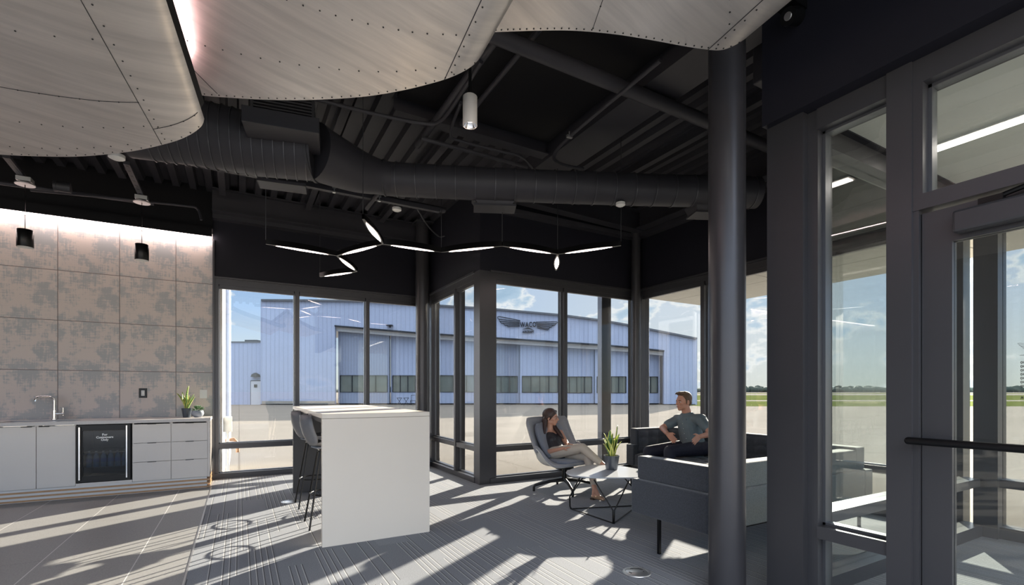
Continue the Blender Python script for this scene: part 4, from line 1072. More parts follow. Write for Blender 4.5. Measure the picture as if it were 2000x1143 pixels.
# drinks fridge
fx0, fx1 = -1.675, -1.163
fr_ = thing('drinks_fridge', 'black glass fronted drinks fridge with white lettering between the cabinets', 'fridge', ((fx0+fx1)/2, 7.8, .18))
w = MB(); w.box((fx0, KY+.05, .18), (fx0+.03, KB-.02, .868)); w.box((fx1-.03, KY+.05, .18), (fx1, KB-.02, .868)); w.box((fx0+.03, KY+.05, .18), (fx1-.03, KB-.02, .21)); w.box((fx0+.03, KY+.05, .838), (fx1-.03, KB-.02, .868)); w.box((fx0+.03, KB-.05, .21), (fx1-.03, KB-.02, .838))
w.build('cabinet_body', DARKI, fr_)
w = MB(); w.box((fx0+.004, KY-.012, .185), (fx0+.055, KY+.04, .864)); w.box((fx1-.055, KY-.012, .185), (fx1-.004, KY+.04, .864)); w.box((fx0+.055, KY-.012, .185), (fx1-.055, KY+.04, .25)); w.box((fx0+.055, KY-.012, .80), (fx1-.055, KY+.04, .864))
fd = w.build('door', BLKM, fr_)
bx((fx0+.055, KY, .25), (fx1-.055, KY+.012, .80)).build('glass', GLASSF, fd)
w = MB(); w.box((fx0+.022, KY-.045, .215), (fx0+.040, KY-.028, .845)); 
for z in (.25, .80): w.box((fx0+.026, KY-.03, z), (fx0+.036, KY-.012, z+.02))
w.build('bar_handle', CHROME, fd, bevel=.003)
w = MB(); w.box((fx1-.048, KY-.016, .21), (fx1-.036, KY-.011, .85)); w.build('hinge_trim', CHROME, fd)
for z in (.34, .52): 
    w = MB(); w.box((fx0+.035, KY+.09, z), (fx1-.035, KB-.06, z+.006)); w.build('shelf', FRAMEX, fr_)
cx_ = (fx0+fx1)/2
for k, tx in enumerate(('For', 'Customers', 'Only')):
    lettering(tx, .036, DECALW, Matrix.Translation((cx_+.005-fr_.location.x, KY-.013-fr_.location.y, .735-k*.031-fr_.location.z)) @ Matrix.Rotation(math.pi/2, 4, 'X'), fr_, bold=.0012)
w = MB(); w.cyl((cx_, KY+.3, .815), (cx_, KY+.3, .832), .012, 10); w.build('interior_lamp', LEDW, fr_)
BW = glass('water_bottle_plastic', (.6, .75, .9), 3, .05)
def bottle(x, y, z, label, first=[None]):
    q = thing('water_bottle', label, 'bottle', (x, y, z), 0, 'water bottles in the fridge')
    w = MB(); w.lathe([(.026, 0), (.030, .01), (.030, .12), (.026, .135), (.013, .165), (.012, .178)], (0, 0, 0), 14); w.build('bottle_body', mat('blue_water_bottle', (.25, .38, .6), .15, spec=1), q, local=True, smooth=50)
    w = MB(); w.cyl((0, 0, .178), (0, 0, .195), .014, 12); w.build('cap', WHITEP, q, local=True)
    w = MB(); w.cyl((0, 0, .06), (0, 0, .105), .0305, 14); w.build('label_band', mat('blue_bottle_band', (.1, .2, .6), .4), q, local=True)
bn = ('leftmost', 'second from left', 'third from left', 'third from right', 'second from right', 'rightmost')
for k in range(6): bottle(fx0+.085+k*.069, KY+.13, .347, bn[k]+' clear water bottle on the middle fridge shelf')
# faucet
f0 = Vector((-2.0, 8.03, TOPZ)); fc = thing('kitchen_faucet', 'polished chrome single lever faucet behind the sink', 'faucet', f0)
w = MB(); w.lathe([(.030, 0), (.030, .006), (.024, .012), (.024, .11), (.019, .115), (.019, .12)], (0, 0, 0), 20); w.build('body', CHROME, fc, local=True, smooth=40)
w = MB(); pts = [(0, 0, .11), (0, 0, .24)] + [(-.045+.045*math.cos(a), -.0-.03*(1-math.cos(a)), .24+.045*math.sin(a)) for a in [math.pi/2*k/6 for k in range(1, 7)]] + [(-.10, -.05, .287), (-.135, -.07, .28), (-.15, -.08, .262), (-.152, -.082, .235)]
w.tube(pts, .0155, 14); w.build('spout', CHROME, fc, local=True, smooth=60)
w = MB(); w.cyl((0, 0, .075), (.075, -.01, .075), .016, 14); w.cyl((.085, -.01, .05), (.085, -.01, .15), .007, 10); w.ball((.083, -.01, .075), .017, 12, 8); w.build('lever', CHROME, fc, local=True, smooth=50)
# outlet and switch
c = ONY(279.5, 768, 8.2); q = thing('wall_outlet', 'black socket plate with white insert on the tiled wall', 'outlet', (c.x, 8.2, c.z))
w = MB(); w.box((-.045, -.012, -.065), (.045, 0, .065)); w.build('cover_plate', BLKM, q, local=True, bevel=.003)
w = MB(); w.box((-.018, -.016, -.036), (.018, -.011, .036)); w.build('socket_insert', WHITEP, q, local=True)
w = MB()
for z in (-.02, .02):
    for x in (-.007, .007): w.box((x-.0015, -.0168, z-.006), (x+.0015, -.0158, z+.006))
w.build('slots', DARKI, q, local=True)
c = ONY(397.5, 770, 8.2); q = thing('light_switch', 'white switch plate beside the tall plant at the wall edge', 'switch', (c.x, 8.2, c.z))
w = MB(); w.box((-.045, -.01, -.06), (.045, 0, .06)); w.build('cover_plate', WHITEP, q, local=True, bevel=.003); w = MB(); w.box((-.014, -.015, -.03), (.014, -.009, .03)); w.build('rocker', WHITEP, q, local=True)
# cove LED above the tile wall
q = thing('cove_light', 'bright pinkish light strip along the top of the tiled wall', 'light', (-3, 8.16, 3.5))
w = MB(); w.box((-7, 8.10, 3.50), (-.34, 8.2, 3.53)); w.box((-7, 8.085, 3.47), (-.34, 8.10, 3.60)); w.build('channel', BLK, q)
w = MB(); w.box((-7, 8.105, 3.462), (-.345, 8.20, 3.50)); w.build('diffuser', LEDM, q)

# ------------------------------------------------------------------ plants
def leaf(mb, base, az, lean, L, wd_, curl=.0, twist=0, bend=.5):
    n = 12; rows = []
    d_ = Vector((math.cos(az), math.sin(az), 0)); sd = Vector((-d_.y, d_.x, 0))
    for i in range(n+1):
        u = i/n; ang = lean*(.35+bend*u)
        p = Vector(base)+d_*(L*u*math.sin(ang))+Vector((0, 0, L*u*math.cos(ang)))+sd*(curl*L*math.sin(u*3.0)*u)
        wv = wd_*(.36+.64*math.sin(math.pi*min(1, u*1.15)**.8) if u < .87 else (1-u)/.13*.62+.01)
        tw = twist*u; s2 = sd*math.cos(tw)+d_*math.sin(tw)
        nrm = Vector((0, 0, 1)).cross(s2)
        rows.append([p-s2*wv*.5+nrm*wv*.10, p-s2*wv*.27, p-nrm*wv*.06, p+s2*wv*.27, p+s2*wv*.5+nrm*wv*.10])
    mb.grid(rows, uv=True)
def snake(loc, pot_h, pot_r0, pot_r1, leaves_, label, facets=12, potm=POTD, yaw=-YAW):
    q = thing('potted_snake_plant', label, 'plant', loc, yaw)
    w = MB(); w.lathe([(pot_r0, 0), (pot_r1, pot_h), (pot_r1*.90, pot_h), (pot_r1*.86, pot_h*.86)], (0, 0, 0), facets); w.build('pot', potm, q, local=True)
    w = MB(); w.cyl((0, 0, pot_h*.84), (0, 0, pot_h*.87), pot_r1*.87, facets); w.build('soil', SOIL, q, local=True)
    for (bx_, by_, az, ln_, L_, wd_, cu, tw) in leaves_:
        w = MB(); leaf(w, (bx_*pot_r1*.8, by_*pot_r1*.8, pot_h*.85), az, ln_, L_, wd_*(1.15 if pot_r1 < .07 else 2.1), cu*1.6, tw); o = w.build('leaf', LEAF, q, local=True, smooth=180, solid=.003)
    return q
pi = math.pi
Lv1 = [(-.2, .1, pi, .62, .26, .045, 0, .2), (-.1, -.1, pi*.95, .26, .25, .040, .05, .3), (0, .1, .2, .10, .33, .040, -.10, .6), (.15, -.1, .1, .28, .19, .05, .03, -.2), (-.05, -.25, pi, .12, .17, .045, 0, 0), (.3, 0, 0, .58, .20, .035, .05, .3), (.05, .2, 1, .15, .20, .05, .04, .3), (-.25, 0, pi*1.1, .35, .17, .04, .02, 0), (.2, .2, .4, .4, .22, .045, -.04, .3), (.0, -.2, -1.2, .25, .15, .045, .04, .3)]
c = ONY(364.5, 817, 7.92); snake((c.x, 7.92, TOPZ), .125, .042, .062, Lv1, 'tall snake plant in a dark pot at the right end of the worktop')
c = ONY(386, 815, 7.86); q = thing('potted_succulent', 'small bushy green plant in a round blue grey bowl pot on the worktop', 'plant', (c.x, 7.86, TOPZ))
w = MB(); w.lathe([(.035, 0), (.062, .02), (.074, .05), (.068, .085), (.058, .095), (.052, .092), (.05, .08)], (0, 0, 0), 24); w.build('pot', POTG, q, local=True, smooth=60)
w = MB(); w.cyl((0, 0, .075), (0, 0, .084), .052, 16); w.build('soil', SOIL, q, local=True)
w = MB(); random.seed(5)
for k in range(70):
    a = random.uniform(0, 2*pi); e = random.uniform(.1, 1.45); r_ = random.uniform(.045, .085); c0 = Vector((0, 0, .09))
    d_ = Vector((math.cos(a)*math.cos(e), math.sin(a)*math.cos(e), math.sin(e)*.8)); p = c0+d_*r_
    M_ = d_.to_track_quat('Z', 'Y').to_matrix().to_4x4(); w.ball(p, (.008, .004, .017), 6, 4, M_)
tag(w.build('foliage', SUCC, q, local=True, smooth=180), kind=None)

# ================================================================== BAR TABLE AND STOOLS
TX0, TX1, TY0, TY1 = .587, 1.50, 4.17, 6.64; TH = 1.085
bt = thing('bar_table', 'tall white waterfall bar table with solid end panels in the middle of the room', 'table', ((TX0+TX1)/2, (TY0+TY1)/2, 0))
bx((TX0, TY0, TH-.038), (TX1, TY1, TH)).build('tabletop', TABLEW, bt, bevel=.002)
bx((TX0, TY0, 0), (TX1, TY0+.05, TH-.040)).build('end_panel', TABLEW, bt, bevel=.002)
bx((TX0, TY1-.05, 0), (TX1, TY1, TH-.040)).build('end_panel', TABLEE, bt, bevel=.002)
bx((TX0+.006, TY0+.052, TH-.075), (TX1-.006, TY1-.052, TH-.040)).build('apron', TABLEE, bt)
def make_stool(loc, rz, label):
    """faces +x locally"""
    q = thing('bar_stool', label, 'stool', loc, rz, 'bar stools at the tall table')
    n = 14; rows = []
    for i in range(n+1):
        u = i/n
        if u < .5: x = .20-.36*(u/.5); z = .765-.035*math.sin(pi*min(1, u/.5))-.01*(1-u*2)
        else:
            k = (u-.5)/.5; x = -.16-.085*math.sin(k*pi/2*1.05)-.0; z = .765+.28*k**1.25 if k > .0 else .765
        hw = .205 if u < .5 else .205-.02*(u-.5)*2
        if u > .88: hw *= 1-((u-.88)/.12)**2*.35
        if u < .1: hw *= 1-((.1-u)/.1)**2*.25
        row = []
        for j in range(13):
            v = (j/12*2-1); e = abs(v)**2.6
            sid = 0.055 if u < .5 else .02+.055*(1-(u-.5)*2)
            p = Vector((x, hw*v, z+e*sid*(1 if u < .5 else .4)))
            if u >= .35: p.x += e*(.085*min(1, (u-.35)/.3))
            row.append(p)
        rows.append(row)
    w = MB(); w.grid(rows); w.build('seat_shell', SHELLG, q, local=True, smooth=180, solid=.008)
    w = MB()
    w.prism([(.16, -.16), (.16, .16), (-.12, .16), (-.15, 0), (-.12, -.16)], .738, .75); w.build('seat_pad', CHAIRC, q, local=True, bevel=.006)
    for sx in (-1, 1):
        for sy in (-1, 1):
            w = MB(); w.cyl((sx*.075, sy*.085, .72), (sx*.185, sy*.185, 0), .0085, 8); w.build('leg', BLKM, q, local=True, smooth=60)
    w = MB(); w.tube([(.155*math.cos(2*pi*k/28), .155*math.sin(2*pi*k/28)*1.0, .30) for k in range(28)], .008, 8, closed=True)
    w.tube([(.088*math.cos(2*pi*k/20), .095*math.sin(2*pi*k/20), .70) for k in range(20)], .007, 8, closed=True)
    w.build('foot_ring', BLKM, q, local=True, smooth=60)
    w = MB(); w.box((-.09, -.10, .715), (.11, .10, .725)); w.build('mounting_plate', BLKM, q, local=True)
    return q
make_stool((.742, 5.83, 0), 0, 'grey shell bar stool on the left side, farther from the camera')
make_stool((.742, 4.92, 0), 0, 'grey shell bar stool on the left side, nearer the camera')
make_stool((1.34, 5.83, 0), pi, 'grey shell bar stool hidden on the far side of the table, by the windows')
make_stool((1.34, 4.92, 0), pi, 'grey shell bar stool hidden on the far side, nearest the end panel')

# floor boxes
def floorbox(px, py, label):
    c = ONZ(px, py, 0); q = thing('floor_box', label, 'floor box', (c.x, c.y, 0), -YAW)
    w = MB(); w.lathe([(.098, 0), (.096, .004), (.078, .006), (.076, .004), (.072, .007), (.0, .008)], (0, 0, 0), 32, caps=False); w.build('cover', ALUC, q, local=True, smooth=40)
    w = MB(); w.tube([(.055*math.cos(a), .055*math.sin(a), .0085) for a in [pi*.15+k*.12 for k in range(16)]], .0018, 6); w.tube([(-.058, -.02, .0085), (-.045, -.04, .0085)], .003, 6); w.ball((.045, -.01, .009), (.004, .004, .002), 8, 5); w.build('latch', DARKI, q, local=True)
floorbox(1243.5, 1118, 'round silver floor box in the carpet in front of the sofa')
floorbox(567, 980, 'round silver floor box in the carpet beside the far bar stool')

# ================================================================== LOUNGE CHAIR
CL = C2W(.66, 6.22); FANG = -YAW-math.radians(45)+0   # faces right and towards the camera
lc = thing('swivel_lounge_chair', 'grey felt swivel lounge chair with white shell and the woman sitting in it', 'chair', (CL.x, CL.y, 0), FANG)
# local +x is forward
w = MB(); rows = []
n = 26
def shell_pt(u, v, off=0):
    """u 0..1 from front of seat to top of back, v -1..1 across"""
    if u < .45:
        k = u/.45; x = .33-.50*k; z = .37-.065*math.sin(pi*.5*k)+.0
    else:
        k = (u-.45)/.55; x = -.17-.10*math.sin(k*pi/2)-.13*k; z = .305+.60*k**1.15
    hw = .36+.02*math.sin(pi*min(1, u/.9))
    if u > .95: hw -= .03*((u-.95)/.05)**2
    if u < .08: hw -= .08*((.08-u)/.08)**2
    e = abs(v)**3
    arm = .235*math.sin(pi*min(1, max(0, (u+.05)/.62)))**1.0 if u < .57 else .0
    armz = max(0, .26*math.exp(-((u-.40)/.17)**2))
    wingx = (.17*min(1, max(0, (u-.40)/.2)))*(1-.35*max(0, (u-.7)/.3))
    p = Vector((x+e*wingx, hw*v*(1+.0*e), z+e*armz))
    p.y += math.copysign(e*.04, v)
    return p
w.grid([[shell_pt(i/n, j/10-1) for j in range(21)] for i in range(n+1)])
w.build('outer_shell', SHELLW, lc, local=True, smooth=180, solid=.02)
w = MB(); w.grid([[shell_pt(i/n*.985+.008, (j/10-1)*.985)+Vector((.018, 0, .018)) for j in range(21)] for i in range(n+1)])
w.build('felt_lining', CHAIRF, lc, local=True, smooth=180, solid=.022)
w = MB(); 
edge = [shell_pt(i/n, 1) for i in range(n+1)]+[shell_pt(1, 1-j/10) for j in range(1, 20)]+[shell_pt(1-i/n, -1) for i in range(n+1)]+[shell_pt(0, -1+j/10) for j in range(1, 20)]
w.tube([p+Vector((.01, 0, .012)) for p in edge], .017, 8, closed=True); w.build('edge_welt', CHAIRF, lc, local=True, smooth=180)
# seat and back cushions
w = MB(); w.prism([(.30, -.20), (.33, 0), (.30, .20), (.10, .25), (-.14, .22), (-.17, 0), (-.14, -.22), (.10, -.25)], .355, .415); w.build('seat_cushion', CHAIRC, lc, local=True, bevel=.022)
w = MB(); B0 = []
for i in range(9):
    k = i/8; row = []
    for j in range(9):
        v = j/8*2-1; hw = .265*(1-.25*(max(0, k-.75)/.25)**2)*(1-.15*(max(0, .2-k)/.2)); b_ = (1-v*v)**.5*.03*(math.sin(pi*min(.999, max(.001, k))))**.4
        row.append(Vector((-.175-.10*math.sin(k*pi/2)-.125*k+.075+b_+abs(v)**3*.06, hw*v, .43+.42*k)))
    B0.append(row)
w.grid(B0); w.build('back_cushion', CHAIRC, lc, local=True, smooth=180, solid=.045)
w = MB(); w.cyl((0.02, 0, .12), (.02, 0, .29), .035, 20, .028); w.cyl((.02, 0, .28), (.02, 0, .30), .12, 20); w.build('swivel_post', BLKM, lc, local=True, smooth=40)
for k, a in enumerate((math.radians(45+8), math.radians(135+8), math.radians(225+8), math.radians(315+8))):
    w = MB(); p = Vector((math.cos(a), math.sin(a), 0))
    w.tube([Vector((.02, 0, .135))+p*.02, Vector((.02, 0, .12))+p*.2, Vector((.02, 0, .075))+p*.385, Vector((.02, 0, .05))+p*.40, Vector((.02, 0, 0))+p*.40], [.026, .020, .017, .017, .016], 10); w.build('foot', BLKM, lc, local=True, smooth=50)

# ================================================================== COFFEE TABLE
cc_ = C2W(1.03, 5.22); ct = thing('wire_base_coffee_table', 'low wire base coffee table with pale rounded top beside the sofa', 'table', (cc_.x, cc_.y, 0), -YAW)
out = []
for k in range(48):
    a = 2*pi*k/48; r_ = .44+.045*math.cos(3*(a-pi*.5)); out.append((r_*math.cos(a)*1.0, r_*math.sin(a)*.98))
w = MB(); w.prism(out, .395, .408); w.build('tabletop', TOPW, ct, local=True, bevel=.003)
fp = [(-.40, -.02), (-.065, -.66), (.34, .17)]
fp = [(-.395, -.03), (-.06, -.60), (.36, .12)]
w = MB()
for i in range(3):
    a = Vector((*fp[i], .008)); b = Vector((*fp[(i+1) % 3], .008)); c2 = Vector((0, -.12, 0))
    w.tube([a, b], .0065, 8)
w.build('floor_frame', BLKM, ct, local=True, smooth=60)
ctp = Vector((0, -.05, .39))
for i in range(3):
    a = Vector((*fp[i], .006)); ctr2 = Vector((-.03, -.17, 0)); dv_ = (Vector((a.x, a.y, 0))-ctr2).normalized(); sd = Vector((-dv_.y, dv_.x, 0))
    for s_ in (-1, 1):
        w = MB(); k0 = a+Vector((0, 0, .0)); k1 = a+dv_*.015+Vector((0, 0, .13)); topp = a-dv_*.14+sd*s_*.17+Vector((0, 0, .388))
        w.tube([k0+sd*s_*.006, k0+dv_*.012+sd*s_*.006+Vector((0, 0, .03)), k1+sd*s_*.008, topp], .0065, 8); w.build('leg', BLKM, ct, local=True, smooth=60)
Lv2 = [(-.15, .1, pi, .32, .28, .055, .03, .2), (-.3, -.1, pi*.98, .52, .17, .06, .02, 0), (0, -.1, .1, .06, .27, .055, 0, 0), (-.1, .15, 1.5, .10, .30, .035, .03, .3), (.1, .1, .25, .20, .36, .045, -.10, .8), (.25, -.1, 0, .30, .27, .060, 0, -.15), (.3, .05, -.1, .55, .20, .05, .02, .2), (.05, -.25, -.4, .12, .20, .06, .02, .2), (-.2, -.2, pi*1.1, .28, .21, .055, .02, -.2), (-.25, .05, pi*.9, .40, .22, .05, .02, .3), (.2, .2, .6, .3, .22, .05, 0, 0), (.0, .25, 2.2, .2, .2, .05, 0, .2)]
c = ONZ(1194.5, 917, .408); snake((c.x, c.y, .4085), .155, .062, .088, Lv2, 'snake plant with yellow edged leaves in a dark faceted pot on the coffee table', facets=14, potm=mat('dark_metallic_pot', (.10, .11, .13), .3, .6))

# ================================================================== SOFAS
def quilt(mb, O, U, V_, W, H, nu, nv, th=.05):
    """quilted pad: grid of puffed cells on a plane O + u U + v V, thickness along U x V"""
    Nn = U.cross(V_).normalized(); k = 5; rows = []
    for i in range(nv*k+1):
        row = []
        for j in range(nu*k+1):
            fu = (j % k)/k; fv = (i % k)/k; pf = (math.sin(pi*fu)*math.sin(pi*fv))**.5 if 0 < fu < 1 and 0 < fv < 1 else 0
            row.append(O+U*(W*j/(nu*k))+V_*(H*i/(nv*k))+Nn*(th+.030*pf))
        rows.append(row)
    mb.grid(rows)
SB, SH, ST = .27, .548, .735
# sofa 1: back towards the camera side (-Y), left end facing -X
s1 = thing('low_back_sofa', 'charcoal box sofa turned away from the camera behind the round column', 'sofa', (4.0, 2.64, 0))
X0, X1, Y0, Y1 = 2.835, 5.12, 2.257, 3.01
w = MB(); w.box((X0, Y0, SB), (X0+.14, Y1, SH)); w.build('arm_base', SOFA, s1, bevel=.012)
w = MB(); w.box((X0+.04, Y0+.03, SH), (X0+.16, Y1-.03, ST)); w.build('arm', SOFA, s1, bevel=.014)
w = MB(); w.box((X1-.14, Y0, SB), (X1, Y1, SH)); w.build('arm_base', SOFA_LIT, s1, bevel=.012)
w = MB(); w.box((X1-.22, Y0+.04, SH), (X1-.06, Y1-.06, ST+.02)); w.build('arm', SOFA_LIT, s1, bevel=.014)
w = MB(); w.box((X0+.142, Y0, SB), (X1-.142, Y0+.15, SH)); w.build('back_base', SOFA_LIT, s1, bevel=.012)
w = MB(); w.box((X0+.162, Y0+.03, SH), (3.95, Y0+.17, ST)); w.build('backrest', SOFA_LIT, s1, bevel=.014)
w = MB(); w.box((3.955, Y0+.03, SH), (X1-.222, Y0+.17, ST)); w.build('backrest', SOFA_LIT, s1, bevel=.014)
w = MB(); w.box((X0+.142, Y0+.152, SB), (X1-.142, Y1+.02, .44)); w.build('seat', SOFA, s1, bevel=.012)
for (x, y) in ((X0+.02, 2.72), (X1-.05, 2.72), (X0+.02, 2.95), (X1-.05, 2.35)):
    if (x, y) == (X0+.02, 2.95): continue
    w = MB(); w.box((x-.011, y-.011, 0), (x+.011, y+.011, SB)); w.build('leg', BLKM, s1)
w = MB(); w.box((X0+.1, Y0+.06, SB-.03), (X1-.1, Y0+.09, SB)); w.box((X0+.1, Y1-.09, SB-.03), (X1-.1, Y1-.06, SB)); w.build('rail', BLKM, s1)
# sofa 2 along the side glazing, seat towards -X
s2 = thing('quilted_sofa', 'dark quilted sofa along the side glazing with the man sitting on it', 'sofa', (5.15, 3.9, 0))
X0, X1, Y0, Y1 = 4.62, 5.42, 3.08, 5.0
w = MB(); w.box((X1-.14, Y0, SB), (X1, Y1, SH)); w.build('back_base', SOFA, s2, bevel=.012)
w = MB(); w.box((X1-.15, Y0+.02, SH), (X1-.02, Y1-.02, ST+.03)); bk = w.build('backrest', SOFA, s2, bevel=.014)
w = MB(); quilt(w, Vector((X1-.13, Y1-.15, .44)), Vector((0, -1, 0)), Vector((0, 0, 1)), Y1-Y0-.19, .30, 8, 3, .03); w.build('quilted_pad', SOFA, bk, smooth=60)
w = MB(); w.box((X0, Y1-.14, SB), (X1-.142, Y1, SH)); w.build('arm_base', SOFA, s2, bevel=.012)
w = MB(); w.box((X0+.04, Y1-.15, SH), (X1-.152, Y1-.03, ST+.03)); w.build('arm', SOFA, s2, bevel=.014)
w = MB(); quilt(w, Vector((X0+.06, Y1-.145, .44)), Vector((1, 0, 0)), Vector((0, 0, 1)), X1-X0-.24, .30, 3, 3, .03); w.build('quilted_arm_pad', SOFA, s2, smooth=60)
w = MB(); w.box((X0+.01, Y0+.02, SB), (X1-.142, Y1-.152, .42)); st_ = w.build('seat', SOFA, s2, bevel=.012)
w = MB(); quilt(w, Vector((X0+.01, Y0+.02, .405)), Vector((1, 0, 0)), Vector((0, 1, 0)), X1-X0-.17, Y1-Y0-.18, 4, 8, .015); w.build('quilted_top', SOFA, st_, smooth=60)
for (x, y) in ((X0+.05, Y0+.05), (X0+.05, Y1-.05), (X1-.05, Y0+.05), (X1-.05, Y1-.05)):
    w = MB(); w.box((x-.011, y-.011, 0), (x+.011, y+.011, SB)); w.build('leg', BLKM, s2)
# ================================================================== PEOPLE
def frame_M(origin, fwd, up=Vector((0, 0, 1))):
    x = fwd.normalized(); y = up.cross(x).normalized(); z = x.cross(y).normalized()
    M_ = Matrix((x, y, z)).transposed().to_4x4(); M_.translation = origin; return M_
def head_shape(w, M_, k=1.0, jaw=1.0):
    """x = face direction, y = left, z = up; origin between the ears"""
    def B(c, r): w.ball(M_ @ (Vector(c)*k), tuple(v*k for v in r), 16, 12, M_)
    def Cp(a, b, r0, r1): w.capsule(M_ @ (Vector(a)*k), M_ @ (Vector(b)*k), r0*k, r1*k, 10)
    B((-.012, 0, .030), (.096, .075, .088)); B((.022, 0, .012), (.070, .064, .080))
    B((.030, 0, -.045), (.058, .050*jaw, .058)); B((.058, 0, -.088), (.028, .026*jaw, .022))
    B((.000, .036*jaw, -.062), (.045, .020, .030)); B((.000, -.036*jaw, -.062), (.045, .020, .030))
    for s_ in (-1, 1):
        Cp((.080, s_*.012, .020), (.070, s_*.045, .018), .012, .010)
        B((.060, s_*.036, -.022), (.026, .020, .020))
        B((-.008, s_*.076, -.012), (.018, .008, .032))
    Cp((.090, 0, .012), (.108, 0, -.022), .008, .012); B((.104, 0, -.028), (.014, .015, .009))
    B((.084, 0, -.054), (.014, .022, .007)); B((.082, 0, -.066), (.014, .020, .008))
def hand_shape(w, wrist, d_, nrm, th, curl=.35, k=1.0, spread=.10):
    """d_: finger direction, nrm: palm normal, th: side of the thumb"""
    d_ = d_.normalized(); th = (th-d_*th.dot(d_)).normalized(); nrm = nrm.normalized()
    wrist = Vector(wrist)
    for j, (o, L0) in enumerate(((.030, .074), (.010, .084), (-.010, .078), (-.029, .062))):
        kn = wrist+d_*(.088-abs(o)*.25)*k+th*o*k
        w.capsule(wrist+d_*.012*k+th*o*.55*k, kn, .0125*k, .0115*k, 8)
        fd = (d_+th*o*spread*30*.10).normalized()
        c1 = curl*(.8+.25*j); p1 = kn+(fd*math.cos(c1*.6)+nrm*math.sin(c1*.6))*L0*.5*k
        p2 = p1+(fd*math.cos(c1*1.4)+nrm*math.sin(c1*1.4))*L0*.5*k
        w.capsule(kn, p1, .0092*k, .0082*k, 8); w.capsule(p1, p2, .0082*k, .0068*k, 8)
    b0 = wrist+d_*.022*k+th*.024*k; b1 = b0+(d_*.55+th*.75+nrm*.25).normalized()*.042*k; b2 = b1+(d_*.9+th*.35+nrm*.2).normalized()*.034*k
    w.capsule(wrist+d_*.012*k, b0, .014*k, .014*k, 8); w.capsule(b0, b1, .0135*k, .0100*k, 8); w.capsule(b1, b2, .0100*k, .0080*k, 8)
def face_parts(root, M_, k, lipc, browc, irisc):
    for s_ in (-1, 1):
        w = MB(); w.ball(M_ @ (Vector((.0765, s_*.031, .000))*k), (.010*k, .012*k, .0068*k), 12, 8, M_); e_ = w.build('eye', mat('eye_white', (.7, .68, .66), .3), root, smooth=180)
        w = MB(); w.ball(M_ @ (Vector((.0848, s_*.030, -.0005))*k), (.003*k, .0055*k, .0058*k), 10, 6, M_); w.build('iris', irisc, e_, smooth=180)
        w = MB(); w.tube([M_ @ (Vector((.090, s_*.014, .017))*k), M_ @ (Vector((.088, s_*.030, .023))*k), M_ @ (Vector((.074, s_*.047, .018))*k)], [.003*k, .0042*k, .002*k], 6); w.build('eyebrow', browc, root, smooth=180)
    w = MB(); w.capsule(M_ @ (Vector((.094, -.018, -.059))*k), M_ @ (Vector((.094, .018, -.059))*k), .0050*k, .0050*k, 8); w.build('lips', lipc, root, smooth=180)
LIPW = mat('rose_lips', (.50, .13, .12), .4); LIPM = mat('pale_lips', (.50, .20, .16), .45)
def V3(px, py, t): return PT(px, py, t)
RT = C2W(1, 0, 0); AW = C2W(0, 1, 0); UP = Vector((0, 0, 1))

# ------------------------------------------------------------------ woman
pelv = V3(1089, 884, 6.24)
wm = thing('person', 'woman in a black sleeveless blouse and beige trousers sitting cross legged in the grey chair', 'person', (pelv.x, pelv.y, 0))
front = (RT*.70-AW*.71).normalized(); right = (-RT*.71-AW*.70).normalized(); left = -right
chest = V3(1076, 860, 6.36); neckb = V3(1073.5, 842, 6.42)
shR = V3(1057.5, 849, 6.33); shL = V3(1094, 846, 6.50)
elR = V3(1067, 884, 6.16); wrR = V3(1100, 876.5, 6.03)
elL = V3(1107, 868, 6.36); wrL = V3(1111, 873.5, 6.10)
hipR = pelv+right*.085+front*.01; hipL = pelv+left*.085+front*.01
knR = V3(1137.5, 875, 5.93); anR = V3(1181, 911, 5.68)
knL = V3(1148, 893, 5.96); anL = V3(1161.5, 955, 5.66)
hc = V3(1076, 815.5, 6.40); fdir = (RT*.90-AW*.40-UP*.06).normalized(); HM = frame_M(hc, fdir)
w = MB()
head_shape(w, HM, .95, .92)
w.capsule(neckb, hc-fdir*.015-UP*.055, .046, .044, 12)
w.capsule(neckb-UP*.02, chest, .075, .10, 14, .75, front); w.capsule(chest, pelv, .105, .115, 14, .75, front)
w.capsule(neckb-UP*.035, shR, .05, .046, 12); w.capsule(neckb-UP*.035, shL, .05, .046, 12)
w.capsule(shR, elR, .043, .034, 12); w.capsule(elR, wrR, .035, .022, 12); w.capsule(shL, elL, .043, .034, 12); w.capsule(elL, wrL, .035, .022, 12)
hand_shape(w, wrR, (V3(1119, 871, 5.98)-wrR), -UP-front*.3, front+UP*.2, .35, .9)
hand_shape(w, wrL, (V3(1123, 869.5, 5.95)-wrL), -UP*.8-AW*.2, UP*.8-RT*.4, .3, .9)
w.capsule(hipR, knR, .07, .045, 12); w.capsule(knR, anR, .045, .030, 12); w.capsule(hipL, knL, .07, .045, 12); w.capsule(knL, anL, .045, .029, 12)
